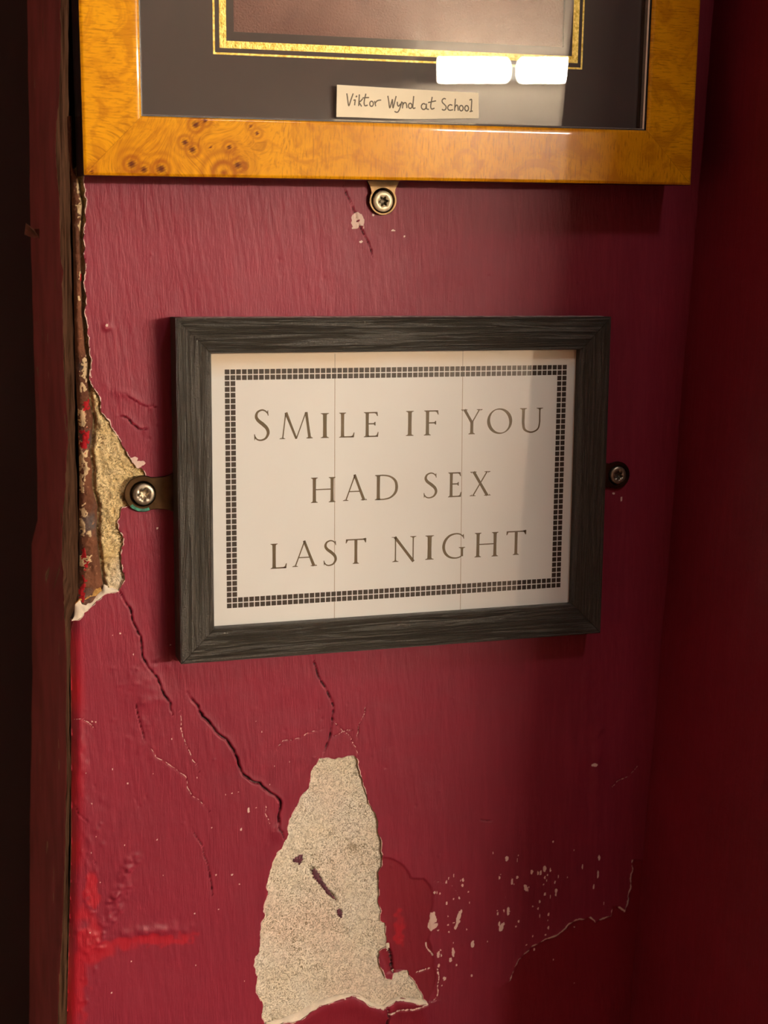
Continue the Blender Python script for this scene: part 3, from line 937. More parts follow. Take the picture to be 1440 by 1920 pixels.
Vp = np.stack([PXX.ravel() / 1000, -(ZW - PD.ravel()) / 1000, EYE + PYY.ravel() / 1000], -1)
Qp = grid_quads(len(yl), n_p)[:, ::-1]
pm = np.zeros((len(yl), n_p, 4))
pm[:, 0, 0] = 0.6; pm[:, 1, 0] = 0.45
mat_side_paint = simple('faded dusty red paint', (0.40, 0.10, 0.11), 0.6, nscale=30, namp=0.2, bump=(300, 0.3, 0.0004))
wall_left = fast_mesh('wall_left', Vp, Qp, [mat_side_paint], np.zeros(len(Qp)), np.ones(len(Qp), bool), {'mask': pm.reshape(-1, 4)})
tag(wall_left, 'dim red painted side of the pier beyond the chipped brown corner', 'wall', kind='structure')
o = fast_mesh('timber_edge', V_, Q_, [mat_timber], np.zeros(len(Q_)), np.ones(len(Q_), bool), {}, wall_left)
o['label'] = 'bare brown timber strip along the broken corner'
# curled paint flap hanging off the side of the pier
fl = [(40, 540), (72, 572), (100, 590), (160, 588), (212, 580), (240, 650), (240, 720), (215, 820), (196, 760), (180, 690), (150, 662), (110, 668), (60, 655), (20, 640)]
zf = -9.0 - 150.0
pts = svs(fl, zf, 4.57, o4)
cen = pts.mean(0)
fv = [W(p[0], p[1], zf + 6 * math.sin(k * 1.1)) for k, p in enumerate(pts)] + [W(p[0], p[1], zf - 1.0 + 6 * math.sin(k * 1.1)) for k, p in enumerate(pts)]
fv += [W(cen[0], cen[1], zf + 1), W(cen[0], cen[1], zf - 1)]
nf = len(fl)
ff = [(k, (k + 1) % nf, 2 * nf) for k in range(nf)] + [((k + 1) % nf + nf, k + nf, 2 * nf + 1) for k in range(nf)] + [(k, k + nf, (k + 1) % nf + nf, (k + 1) % nf) for k in range(nf)]
mat_flap = simple('dusty paint flap', (0.5, 0.34, 0.26), 0.8, nscale=200, namp=0.3)
o = mesh('paint_flap', fv, ff, mat_flap, wall_left)
o['label'] = 'curled flake of brown paint'

# ------------------------------------------------------------------ the rest of the setting
xr = lambda y: 137.6 + 0.045 * y                # right inner corner leans a little
PROT = 196.0                                    # how far the right-hand wall stands out
rw = []
yr = np.array(list(reversed(cum(-300.0, -1500.0, 6))) + list(np.arange(-300.0, 230.0, 4.0)) + cum(230.0, 1000.0, 6))
dr = np.r_[np.linspace(-12, PROT - 3, 60), PROT - 1, PROT]
RY, RD = np.meshgrid(yr, dr, indexing='ij')
RX = np.clip(xr(RY), 90, 170) + 0.4 * vnoise(RY, RD, 25, 120) + 0.15 * vnoise(RY, RD, 7, 121) + np.where(RD > PROT - 2, np.where(RD >= PROT, 2.0, 0.4), 0)
Vr = np.stack([RX.ravel() / 1000, -(ZW + RD.ravel()) / 1000, EYE + RY.ravel() / 1000], -1)
Qr = grid_quads(len(yr), len(dr))
nv = len(Vr)
lastc = np.arange(len(yr)) * len(dr) + len(dr) - 1
Vx = Vr[lastc].copy(); Vx[:, 0] = 2.4
Vr = np.vstack([Vr, Vx])
Qx = np.stack([lastc[:-1], nv + np.arange(len(yr) - 1), nv + 1 + np.arange(len(yr) - 1), lastc[1:]], -1)
wall_right = fast_mesh('wall_right', Vr, np.vstack([Qr, Qx]), [mat_paint_plain], np.zeros(len(Qr) + len(Qx)), np.r_[np.ones(len(Qr), bool), np.zeros(len(Qx), bool)], {})
tag(wall_right, 'dark red wall standing forward in shadow beside the frames', 'wall', kind='structure')

f_w = lambda x, y, z: (x, y, z)
def slab(name, x0, x1, y0, y1, z0, z1, mat, label, cat):
    v = [(x0, y0, z0), (x1, y0, z0), (x1, y1, z0), (x0, y1, z0), (x0, y0, z1), (x1, y0, z1), (x1, y1, z1), (x0, y1, z1)]
    q = [(3, 2, 1, 0), (4, 5, 6, 7), (0, 1, 5, 4), (1, 2, 6, 5), (2, 3, 7, 6), (3, 0, 4, 7)]
    return tag(mesh(name, v, q, mat), label, cat, kind='structure')


slab('door_1', -1.6, -0.10, 0.214, 0.254, 0.0, 2.5, mat_dark, 'near-black door in the recess beyond the pier', 'door')
slab('floor', -1.6, 2.4, -2.30, 0.26, -0.05, 0.0, mat_floor, 'dark floorboards of the room', 'floor')
slab('ceiling', -1.6, 2.4, -2.30, 0.26, 2.5, 2.55, mat_ceil, 'dark red ceiling of the room', 'ceiling')
slab('wall_back', -1.6, 2.4, -2.35, -2.30, 0.0, 2.5, mat_room, 'warm plaster wall across the room', 'wall')
slab('wall_far_left', -1.65, -1.6, -2.30, 0.26, 0.0, 2.5, mat_oxblood, 'terracotta wall at the left end of the room', 'wall')
slab('wall_far_right', 2.4, 2.45, -2.30, 0.26, 0.0, 2.5, mat_room, 'warm plaster wall at the right end of the room', 'wall')


# ------------------------------------------------------------------ frame rails with mitred corners
def rail(name, x0, x1, y0, y1, w, side, profile, mats, parent, nlen=2, grain=None, mask=None, gap=0.0, smooth=None):
    """side b/r/t/l of the outer rectangle; profile = [(u, h, matindex of the face after this point)]"""
    n = len(profile)
    V, G, K = [], [], []
    for a in range(nlen + 1):
        t = a / nlen
        for u, h, _ in profile:
            gp = gap * (1 - 2 * t)
            if side == 'b': p = (x0 + u + (x1 - x0 - 2 * u) * t + gp, y0 + u)
            elif side == 't': p = (x1 - u - (x1 - x0 - 2 * u) * t - gp, y1 - u)
            elif side == 'r': p = (x1 - u, y0 + u + (y1 - y0 - 2 * u) * t + gp)
            else: p = (x0 + u, y1 - u - (y1 - y0 - 2 * u) * t - gp)
            V.append(L(p[0], p[1], h))
            along = p[0] if side in 'bt' else p[1]
            G.append(grain(side, p, u, along) if grain else (along / 1000, u / 1000 + 0.37 * 'brtl'.index(side), h / 1000))
            K.append(mask(side, p) if mask else (0, 0, 0, 0))
    Q, MI, SM = [], [], []
    for a in range(nlen):
        for k in range(n - 1):
            b0 = a * n + k
            Q.append((b0, b0 + n, b0 + n + 1, b0 + 1)); MI.append(profile[k][2]); SM.append(bool(smooth and smooth[0] <= profile[k][0] and profile[k + 1][0] <= smooth[1] and profile[k][1] > -2))
    return fast_mesh(name, np.array(V), np.array(Q)[:, :], mats, np.array(MI), np.array(SM), {'grain': np.array(G), 'mask': np.array(K, float)}, parent)


def rails(x0, x1, y0, y1, w, profile, mats, parent, nlen, grain=None, mask=None, name='frame_rail', gap=0.0):
    for s in 'brtl':
        rail(name, x0, x1, y0, y1, w, s, profile, mats, parent, nlen, grain, mask, gap)


def star(n_lobe, r0, r1, n, ph=0.0):
    out = []
    for k in range(n):
        a = 2 * math.pi * k / n + ph
        out.append((a, r0 + (r1 - r0) * (0.5 + 0.5 * math.cos(n_lobe * a - n_lobe * ph)) ** 1.3))
    return out


def screw(parent, c, z, R, mat_head, mat_rec, ph=0.2, n=72):
    """pan head with a six-lobed recess; c, z in parent's mm frame"""
    rings = [(R * 0.98, z - 1.6), (R, z - 0.3), (R * 0.96, z + 0.15), (R * 0.86, z + 0.42), (R * 0.70, z + 0.5)]
    V, Q, MI = [], [], []
    for r, h in rings:
        for k in range(n):
            a = 2 * math.pi * k / n
            V.append(L(c[0] + r * math.cos(a), c[1] + r * math.sin(a), h))
    st = [(2 * math.pi * k / n, R * (0.33 + 0.19 * (0.5 + 0.5 * math.cos(6 * (2 * math.pi * k / n - ph))) ** 1.2)) for k in range(n)]
    for fct, h in ((1.0, z + 0.5), (0.93, z - 0.9), (0.3, z - 1.2)):
        for a, r in st:
            V.append(L(c[0] + fct * r * math.cos(a), c[1] + fct * r * math.sin(a), h))
    V.append(L(c[0], c[1], z - 1.1))
    for g in range(7):
        for k in range(n):
            Q.append((g * n + k, g * n + (k + 1) % n, (g + 1) * n + (k + 1) % n, (g + 1) * n + k)); MI.append(1 if g >= 5 else 0)
    for k in range(n):
        Q.append((7 * n + k, 7 * n + (k + 1) % n, 8 * n)); MI.append(1)
    return mesh('screw', V, Q, [mat_head, mat_rec], parent, True, MI)


def mirror_plate(parent, c, z, r_out, r_in, reach, spread, ang, thick, mat=None):
    """brass hanging plate: round tab about the screw, flaring towards the frame (direction ang)"""
    n = 96
    out = []
    for k in range(n):
        a = 2 * math.pi * k / n
        d = (math.cos(a), math.sin(a))
        rel = (a - ang + math.pi) % (2 * math.pi) - math.pi
        r = r_out
        if abs(rel) < math.pi / 2:          # towards the frame: follow the flared neck
            best = r_out
            for q in np.linspace(0, 1, 60):
                lx = reach * q
                half = r_out * (1 - 0.10 * math.sin(math.pi * min(q * 1.4, 1))) + (spread - r_out) * max(0, (q - 0.45) / 0.55) ** 2
                aa = math.atan2(half, max(lx, 1e-6))
                if abs(rel) <= aa:
                    best = max(best, lx / max(math.cos(rel), 1e-3))
            r = best
        out.append((c[0] + r * d[0], c[1] + r * d[1], r))
    V, Q = [], []
    def ringpts(f, h):
        for k in range(n):
            V.append(L(*f(k), h))
    hole = lambda rr: (lambda k: (c[0] + rr * math.cos(2 * math.pi * k / n), c[1] + rr * math.sin(2 * math.pi * k / n)))
    outer = lambda s: (lambda k: (c[0] + (out[k][0] - c[0]) * s, c[1] + (out[k][1] - c[1]) * s))
    ringpts(outer(1.0), z - thick); ringpts(outer(1.0), z - 0.25); ringpts(outer(0.965), z)
    ringpts(hole(r_in * 1.12), z); ringpts(hole(r_in * 1.04), z - 0.35); ringpts(hole(r_in * 0.9), z - thick * 0.9)
    for g in range(5):
        for k in range(n):
            Q.append((g * n + k, g * n + (k + 1) % n, (g + 1) * n + (k + 1) % n, (g + 1) * n + k))
    o = mesh('mirror_plate', V, Q, mat or mat_plate, parent)
    return o


# ------------------------------------------------------------------ the black framed sign
sign = empty('framed_sign', W(0, 0, ZW))
tag(sign, 'black wooden frame holding a white printed sign with mosaic border', 'framed sign')
SO = -ZW                                                         # frame origin lies on the wall; print plane sits at z=+9 there
SX0, SX1, SY0, SY1 = -97.2, 95.3, -71.8, 71.4
RW = 14.3
prof = [(0, 0.4, 0), (0, SO + 4.2, 0), (0.5, SO + 4.8, 0), (1.2, SO + 5.0, 0), (RW - 1.0, SO + 5.0, 0), (RW - 0.3, SO + 4.7, 0), (RW, SO + 4.0, 0), (RW, SO - 0.8, 0), (RW - 3, SO - 0.8, 0), (RW - 3, 0.4, 0), (0, 0.4, 0)]
rails(SX0, SX1, SY0, SY1, RW, prof, [mat_black], sign, 1, gap=0.14)
ox0, ox1, oy0, oy1 = SX0 + RW, SX1 - RW, SY0 + RW, SY1 - RW
glass = box('glass_pane', ox0 - 1.5, ox1 + 1.5, oy0 - 1.5, oy1 + 1.5, SO + 0.5, SO + 1.9, mat_glass, sign)
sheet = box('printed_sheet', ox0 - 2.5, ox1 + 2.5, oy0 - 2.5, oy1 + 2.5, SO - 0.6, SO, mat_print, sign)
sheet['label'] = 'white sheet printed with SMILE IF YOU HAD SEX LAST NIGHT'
box('backing_board', ox0 - 2.5, ox1 + 2.5, oy0 - 2.5, oy1 + 2.5, 0.5, SO - 0.7, mat_timber, sign)
PZ = SO + 0.05


def flat(name, polys, mat, parent, z=PZ, label=None):
    V, F = [], []
    for p in polys:
        b = len(V)
        area = sum(p[k][0] * p[(k + 1) % len(p)][1] - p[(k + 1) % len(p)][0] * p[k][1] for k in range(len(p)))
        if area < 0:
            p = p[::-1]
        V += [L(q[0], q[1], z) for q in p]
        F.append(tuple(range(b, b + len(p))))
    o = mesh(name, V, F, mat, parent)
    if label:
        o['label'] = label
    return o


# mosaic border: 64 x 42 printed tiles, two deep
T = 2.4
NXT, NYT = 64, 42
def tile(ix, iy):
    cx, cy = (-NXT / 2 + ix + 0.5) * T, (NYT / 2 - iy - 0.5) * T
    h = T * 0.415
    return [(cx - h, cy - h), (cx + h, cy - h), (cx + h, cy + h), (cx - h, cy + h)]
flat('mosaic_band', [tile(a, b) for a in range(NXT) for b in (0, 1)], mat_tile, sheet, label='printed band of black mosaic tiles along the top')
flat('mosaic_band', [tile(a, b) for a in range(NXT) for b in (NYT - 2, NYT - 1)], mat_tile, sheet, label='printed band of black mosaic tiles along the bottom')
flat('mosaic_band', [tile(a, b) for a in (0, 1) for b in range(2, NYT - 2)], mat_tile, sheet, label='printed band of black mosaic tiles down the left')
flat('mosaic_band', [tile(a, b) for a in (NXT - 2, NXT - 1) for b in range(2, NYT - 2)], mat_tile, sheet, label='printed band of black mosaic tiles down the right')
for o in list(sheet.children):
    o['kind'] = 'stuff'                     # printed tiles too small to pick apart singly
for (ta, tb_) in (((628, 663), (627, 1166)), ((868, 657), (863, 1148))):
    a, b = sv(*ta, 0), sv(*tb_, 0)
    flat('board_joint', [[(a[0] - 0.13, a[1]), (a[0] + 0.13, a[1]), (b[0] + 0.13, b[1]), (b[0] - 0.13, b[1])]], mat_seam, sheet, SO + 0.03)

# roman capitals
TH, TN = 0.116, 0.052


def ribbon(P, Wd, n=8):
    C = catmull(P, n)
    Wc = np.interp(np.linspace(0, 1, len(C)), np.linspace(0, 1, len(Wd)), Wd)
    d = np.gradient(C, axis=0)
    d /= np.hypot(d[:, 0], d[:, 1])[:, None] + 1e-9
    nrm = np.stack([-d[:, 1], d[:, 0]], -1)
    A, B = C + nrm * Wc[:, None] / 2, C - nrm * Wc[:, None] / 2
    return [[tuple(A[k]), tuple(A[k + 1]), tuple(B[k + 1]), tuple(B[k])] for k in range(len(C) - 1)]


def line(a, b, w0, w1=None):
    w1 = w1 or w0
    a, b = np.array(a, float), np.array(b, float)
    d = (b - a) / np.hypot(*(b - a))
    n = np.array([-d[1], d[0]])
    m_ = (a + b) / 2
    wm = (w0 + w1) / 2 * 0.92
    return [[tuple(a + n * w0 / 2), tuple(m_ + n * wm / 2), tuple(m_ - n * wm / 2), tuple(a - n * w0 / 2)],
            [tuple(m_ + n * wm / 2), tuple(b + n * w1 / 2), tuple(b - n * w1 / 2), tuple(m_ - n * wm / 2)]]


def serif(x, y, up_, l, r, w):              # flat serif at y; up_=+1 when the stem leaves upwards
    s = 0.022
    k = up_
    return [[(x - l, y), (x + r, y), (x + r, y + k * s), (x - l, y + k * s)],
            [(x - l, y + k * s), (x - w / 2, y + k * s), (x - w / 2, y + k * 0.085), (x - w / 2 - 0.02, y + k * 0.045)],
            [(x + r, y + k * s), (x + w / 2, y + k * s), (x + w / 2, y + k * 0.085), (x + w / 2 + 0.02, y + k * 0.045)]]


def stem(x, w=TH, top=(0.13, 0.13), bot=(0.13, 0.13), y0=0.0, y1=1.0):
    p = line((x, y0), (x, y1), w * 1.08, w * 1.08)
    if top: p += serif(x, y1, -1, *top, w)
    if bot: p += serif(x, y0, 1, *bot, w)
    return p


def arm(x0, x1, y, k, w=TN, h=0.17):        # horizontal arm with a wedge terminal (k: wedge up/down)
    p = [[(x0, y - w / 2), (x1, y - w / 2), (x1, y + w / 2), (x0, y + w / 2)]]
    if k:
        e = y - k * w / 2
        p += [[(x1 - 0.13, y + k * w / 2 * 0.4), (x1 - 0.045, y + k * w), (x1 + 0.0, y + k * h), (x1 + 0.03, y + k * h), (x1 + 0.01, e), (x1 - 0.13, e)]]
    else:
        p += [[(x1 - 0.03, y - 0.075), (x1, y - 0.075), (x1, y + 0.075), (x1 - 0.03, y + 0.075), (x1 - 0.09, y)]]
    return p


def oval(cx, cy, rx, ry, ph=0.35, n=56):
    out = []
    pts = []
    for k in range(n + 1):
        a = 2 * math.pi * k / n
        t = TN * 0.8 + (TH * 1.12 - TN * 0.8) * abs(math.cos(a - ph)) ** 1.6
        pts.append(((cx + rx * math.cos(a), cy + ry * math.sin(a)), (cx + (rx - t) * math.cos(a), cy + (ry - t) * math.sin(a))))
    return [[pts[k][0], pts[k + 1][0], pts[k + 1][1], pts[k][1]] for k in range(n)]


def glyph(ch):
    if ch == 'I': return stem(0.15)
    if ch == 'L': return stem(0.15, bot=(0.13, 0.05)) + arm(0.15, 0.58, 0.026, 1)
    if ch == 'E': return stem(0.15, top=(0.13, 0.05), bot=(0.13, 0.05)) + arm(0.15, 0.53, 0.974, -1, h=0.14) + arm(0.15, 0.47, 0.53, 0) + arm(0.15, 0.56, 0.026, 1)
    if ch == 'F': return stem(0.15, top=(0.13, 0.05)) + arm(0.15, 0.54, 0.974, -1, h=0.15) + arm(0.15, 0.48, 0.5, 0)
    if ch == 'H': return stem(0.15) + stem(0.83) + [[(0.15, 0.50), (0.83, 0.50), (0.83, 0.545), (0.15, 0.545)]]
    if ch == 'T': return stem(0.42, top=None) + [[(0.03, 0.95), (0.81, 0.95), (0.83, 1.0), (0.01, 1.0)], [(0.0, 0.84), (0.03, 0.84), (0.09, 0.95), (0.14, 1.0), (0.01, 1.0)], [(0.84, 0.84), (0.81, 0.84), (0.75, 0.95), (0.70, 1.0), (0.83, 1.03), (0.85, 1.0)]]
    if ch == 'N': return line((0.15, 0), (0.15, 0.96), 0.05) + serif(0.15, 0, 1, 0.12, 0.12, 0.05) + line((0.12, 1.0), (0.86, -0.02), 0.11) + [[(0.0, 1.0), (0.2, 1.0), (0.2, 0.978), (0.0, 0.978)]] + line((0.84, 0.0), (0.84, 1.0), 0.05) + serif(0.84, 1, -1, 0.12, 0.12, 0.05)
    if ch == 'M': return line((0.13, 0), (0.25, 1.0), 0.05) + serif(0.12, 0, 1, 0.11, 0.11, 0.05) + line((0.26, 1.04), (0.66, 0.0), 0.115, 0.08) + line((0.66, 0.0), (1.03, 1.04), 0.045) + line((1.04, 1.04), (1.18, 0), 0.11) + serif(1.18, 0, 1, 0.13, 0.12, 0.11)
    if ch == 'A': return line((0.11, 0), (0.48, 1.04), 0.05) + line((0.46, 1.06), (0.85, 0), 0.10, 0.115) + serif(0.11, 0, 1, 0.11, 0.11, 0.05) + serif(0.86, 0, 1, 0.14, 0.11, 0.11) + [[(0.24, 0.35), (0.73, 0.35), (0.715, 0.395), (0.255, 0.395)]]
    if ch == 'Y': return line((0.13, 1.0), (0.43, 0.47), 0.11) + line((0.73, 1.0), (0.45, 0.49), 0.05) + stem(0.43, top=None, y1=0.52) + serif(0.12, 1, -1, 0.12, 0.13, 0.1) + serif(0.74, 1, -1, 0.12, 0.11, 0.05)
    if ch == 'X': return line((0.14, 1.0), (0.70, 0), 0.11) + line((0.68, 1.0), (0.12, 0), 0.05) + serif(0.13, 1, -1, 0.12, 0.13, 0.11) + serif(0.69, 1, -1, 0.12, 0.12, 0.05) + serif(0.11, 0, 1, 0.11, 0.12, 0.05) + serif(0.71, 0, 1, 0.14, 0.12, 0.11)
    if ch == 'O': return oval(0.5, 0.5, 0.5, 0.53)
    if ch == 'U': return ribbon([(0.15, 1.0), (0.15, 0.7), (0.15, 0.38), (0.21, 0.12), (0.45, 0.005), (0.69, 0.12), (0.76, 0.38), (0.76, 0.7), (0.76, 1.0)], [0.11, 0.1, 0.1, 0.09, 0.06, 0.055, 0.05, 0.05, 0.05]) + serif(0.15, 1, -1, 0.13, 0.13, 0.1) + serif(0.76, 1, -1, 0.12, 0.12, 0.05)
    if ch == 'D': return stem(0.15, top=(0.13, 0.05), bot=(0.13, 0.05)) + ribbon([(0.13, 0.974), (0.38, 0.974), (0.62, 0.91), (0.80, 0.74), (0.85, 0.5), (0.80, 0.27), (0.62, 0.09), (0.38, 0.026), (0.13, 0.026)], [0.05, 0.05, 0.065, 0.095, 0.11, 0.095, 0.065, 0.05, 0.05])
    if ch == 'G': return ribbon([(0.84, 0.87), (0.72, 0.97), (0.54, 1.0), (0.30, 0.93), (0.12, 0.73), (0.06, 0.47), (0.13, 0.22), (0.31, 0.05), (0.54, 0.0), (0.70, 0.03), (0.80, 0.09)], [0.045, 0.05, 0.055, 0.08, 0.105, 0.112, 0.105, 0.08, 0.055, 0.05, 0.05]) + line((0.80, 0.06), (0.80, 0.42), 0.1) + serif(0.80, 0.44, -1, 0.13, 0.13, 0.1) + [[(0.81, 0.92), (0.86, 0.99), (0.88, 0.78), (0.855, 0.78)]]
    if ch == 'S': return ribbon([(0.43, 0.88), (0.36, 0.955), (0.25, 0.985), (0.12, 0.92), (0.075, 0.78), (0.14, 0.65), (0.28, 0.53), (0.41, 0.39), (0.45, 0.23), (0.37, 0.07), (0.22, 0.01), (0.10, 0.04), (0.035, 0.13)], [0.035, 0.045, 0.05, 0.065, 0.09, 0.105, 0.115, 0.105, 0.09, 0.065, 0.05, 0.045, 0.035]) + [[(0.41, 0.92), (0.45, 0.985), (0.465, 0.80), (0.44, 0.80)], [(0.06, 0.09), (0.02, 0.0), (0.005, 0.21), (0.03, 0.21)]]
    return []


rows = [[('S', 476.4, 505.6, 826, 768), ('M', 524, 586.5, 822.6, 775), ('I', 601.4, 616.7, 821.2, 774.6), ('L', 635.8, 664.6, 820.3, 773.5), ('E', 682, 709.7, 819.4, 772.5), ('I', 760.8, 775.4, 817.3, 770.5), ('F', 794.7, 821.8, 816.2, 769.4), ('Y', 864, 904, 814.2, 767.6), ('O', 912.8, 959.7, 812.2, 767), ('U', 974, 1017, 810.5, 764.9)],
        [('H', 583, 629, 942.2, 895), ('A', 643, 688, 938.5, 892.5), ('D', 702.8, 746, 937, 890), ('S', 794, 819.7, 933.7, 886.4), ('E', 839.9, 864.9, 932, 885.5), ('X', 880.5, 919.7, 929.6, 884)],
        [('L', 507.3, 537.8, 1066, 1019), ('A', 548, 594.4, 1062, 1016.5), ('S', 606.6, 631.6, 1060.4, 1013), ('T', 648, 686.5, 1057, 1010.5), ('N', 734, 780, 1052.8, 1006), ('I', 797, 813, 1049.3, 1004), ('G', 828.8, 871.8, 1046.5, 1001), ('H', 889.5, 933.6, 1044, 998.3), ('T', 948.5, 985.7, 1040.4, 995.5)]]
for row in rows:
    for ch, xa, xb, yb_, yt in row:
        pl = glyph(ch)
        ax = np.array([q for p in pl for q in p])
        u0, u1 = ax[:, 0].min(), ax[:, 0].max()
        pa, pb = sv(xa, yb_, 0), sv(xb, yb_, 0)
        pt = sv((xa + xb) / 2, yt, 0)
        pm_ = sv((xa + xb) / 2, yb_, 0)
        hh = pt[1] - pm_[1]
        polys = [[(pa[0] + (q[0] - u0) / (u1 - u0) * (pb[0] - pa[0]), pm_[1] + q[1] * hh) for q in p] for p in pl]
        flat('letter', polys, mat_ink, sheet, PZ, 'printed capital ' + ch)

# grey dust settled on the top edge of the frame
mat_dust = simple('grey dust', (0.34, 0.27, 0.25), 0.95, nscale=250, namp=0.6)
dv, df = [], []
nd = 120
for k in range(nd + 1):
    xk = SX0 + 3 + (SX1 - SX0 - 6) * k / nd
    hk = 0.10 + 0.16 * abs(float(vnoise(np.array(xk), np.array(0.0), 5.0, 140))) + 0.14 * math.exp(-((xk + 12) / 26) ** 2)
    for zz, hh_ in ((3.0, 0.0), (4.5, hk), (SO + 2.4, hk), (SO + 3.6, 0.0)):
        dv.append(L(xk, SY1 + hh_, zz))
for k in range(nd):
    for j in range(3):
        df.append((4 * k + j, 4 * k + 4 + j, 4 * k + 5 + j, 4 * k + 1 + j))
d_o = mesh('dust_film', dv, df, mat_dust, sign, True)
d_o['kind'] = 'stuff'
d_o['label'] = 'pale grey dust along the top edge'
pl_left = mirror_plate(sign, sv(268, 926, -7.4), 1.7, 7.6, 4.9, 19.0, 12.0, 0.0, 1.6)
pl_left['label'] = 'tarnished brass hanging plate at the left of the sign'
c_ = sv(270, 927, -7.2)
screw(pl_left, c_, 1.9, 4.6, mat_steel, mat_recess, 0.35)
n_ = 20
aa = np.linspace(math.radians(222), math.radians(292), n_)
cc = sv(268, 926, -7.4)
sm = [[(cc[0] + 6.0 * math.cos(aa[k]), cc[1] + 6.2 * math.sin(aa[k])), (cc[0] + 6.0 * math.cos(aa[k + 1]), cc[1] + 6.2 * math.sin(aa[k + 1])), (cc[0] + 7.4 * math.cos(aa[k + 1]), cc[1] + 7.4 * math.sin(aa[k + 1])), (cc[0] + 7.4 * math.cos(aa[k]), cc[1] + 7.4 * math.sin(aa[k]))] for k in range(n_ - 1)]
flat('paint_smear', sm, mat_verdigris, pl_left, 1.73, 'green smear along the lower rim')
pl_right = mirror_plate(sign, sv(1158, 891, -7.4), 1.7, 6.2, 4.2, 16.0, 9.0, math.pi, 1.6)
pl_right['label'] = 'dark hanging plate at the right of the sign'
screw(pl_right, sv(1159, 891, -7.2), 1.9, 4.1, mat_steel, mat_recess_dark, 0.6)

# ------------------------------------------------------------------ the burl picture frame
BL_O = np.array([0.0, 126.81, 15.0])
RX_, RZ_ = math.radians(2.3), math.radians(0.555)
pic = empty('picture_frame')
pic.matrix_world = Matrix.Translation(Vector(W(*BL_O))) @ Matrix.Rotation(-RZ_, 4, 'Y') @ Matrix.Rotation(RX_, 4, 'X')
tag(pic, 'amber burl wood picture frame with dark mount and gold lines', 'picture frame')
rxm = np.array([[1, 0, 0], [0, math.cos(RX_), -math.sin(RX_)], [0, math.sin(RX_), math.cos(RX_)]])
rzm = np.array([[math.cos(RZ_), -math.sin(RZ_), 0], [math.sin(RZ_), math.cos(RZ_), 0], [0, 0, 1]])
TB = rzm @ rxm


def svb(px, py, z=0.0):                     # surveyed point in the picture frame's own axes
    o_, d_ = TB.T @ (CAM - BL_O), TB.T @ ray(px, py)
    t = (z - o_[2]) / d_[2]
    return (o_ + t * d_)[:2]


BX0, BX1, BY0, BY1 = -133.3, 126.1, 0.0, 335.0
inner_l, inner_b, inner_r = svb(262, 150)[0], svb(700, 228)[1], svb(1214, 200)[0]
BW = (inner_l - BX0 + inner_b + BX1 - inner_r) / 3
GZ = -5.0
knots = [(367, 234, 2.0), (347, 267, 1.7), (361, 281, 1.8), (395, 276, 0.8), (430, 276, 1.3), (247, 308, 2.2), (270, 318, 1.8), (302, 317, 2.4), (420, 324, 4.2), (446, 310, 1.9), (482, 250, 1.0), (172, 322, 1.0), (385, 226, 1.4), (470, 236, 0.8)]
kn = [(*svb(a, b), r) for a, b, r in knots]
kp = np.array([(a, b) for a, b, _ in kn]); kr = np.array([r * 1.5 for *_, r in kn])


def burl_grain(side, p, u, along):
    x_, y_ = p
    if side in 'lr':                        # crossbanded veneer: short grain lies across each rail
        x_, y_ = y_ + 400 * (side == 'r'), p[0] * 1.0
    d = np.hypot(p[0] - kp[:, 0], p[1] - kp[:, 1])
    w = np.exp(-(d / (kr * 3.2)) ** 2)
    x_ += float((w * (kr * 2.2)).sum())
    y_ += float((w * np.sin(d / kr * 1.3) * kr * 2).sum())
    return (x_ / 1000, 0.31 * 'brtl'.index(side), y_ / 1000)


def burl_mask(side, p):
    if side not in 'bl':
        return (0, 0, 0, 0)
    d = np.hypot((p[0] - kp[:, 0]), (p[1] - kp[:, 1]) * 1.05)
    core = float(np.max(np.clip(1.15 - (d + 0.35 * math.sin(p[0] * 3.1 + p[1] * 4.7)) / (kr * 0.75), 0, 1) * np.where(kr > 6, 0.4, 1.0)))
    ring = float(np.max(np.exp(-(d / (kr * 1.9)) ** 2) * (0.55 + 0.45 * np.cos(d * 3.6 / np.sqrt(kr)))))
    return (core, max(0, ring), 0, 0)


us = np.linspace(1.0, BW - 2.6, 34)
bprof = [(0.0, -23.6, 1), (0.0, -1.3, 1), (0.25, -0.5, 0)] + [(float(u), 0.0 if 1 else 0, 0) for u in us] + [(BW - 1.8, -0.02, 0), (BW - 1.15, -0.07, 0), (BW - 0.7, -0.18, 0), (BW - 0.35, -0.45, 0), (BW - 0.1, -1.0, 1), (BW, -2.6, 1), (BW, GZ - 3.0, 1), (BW - 7, GZ - 3.0, 1), (BW - 7, -23.6, 1), (0, -23.6, 1)]
for s, nl in (('b', 420), ('l', 300), ('r', 300), ('t', 120)):
    rail('frame_rail', BX0, BX1, BY0, BY1, BW, s, bprof, [mat_burl, mat_side], pic, nl, burl_grain, burl_mask, 0.04, (0.9, BW - 0.05))
ix0, ix1, iy0, iy1 = BX0 + BW, BX1 - BW, BY0 + BW, BY1 - BW
lip = [(0.0, -2.2, 0), (0.35, -2.0, 0), (0.8, -2.6, 0), (0.9, GZ + 0.05, 0)]
for s in 'brtl':
    rail('inner_slip', ix0, ix1, iy0, iy1, 1, s, lip, [mat_silver], pic, 1)
box('glass_pane', ix0 - 4, ix1 + 4, iy0 - 4, iy1 + 4, GZ - 2.0, GZ, mat_glass, pic)
MZ = GZ - 2.4
box('backing_board', ix0 - 5, ix1 + 5, iy0 - 5, iy1 + 5, MZ - 10, MZ - 3, mat_timber, pic)
ml, mb, mr_ = svb(421, 40, MZ)[0], svb(750, 103, MZ)[1], svb(1075, 60, MZ)[0]
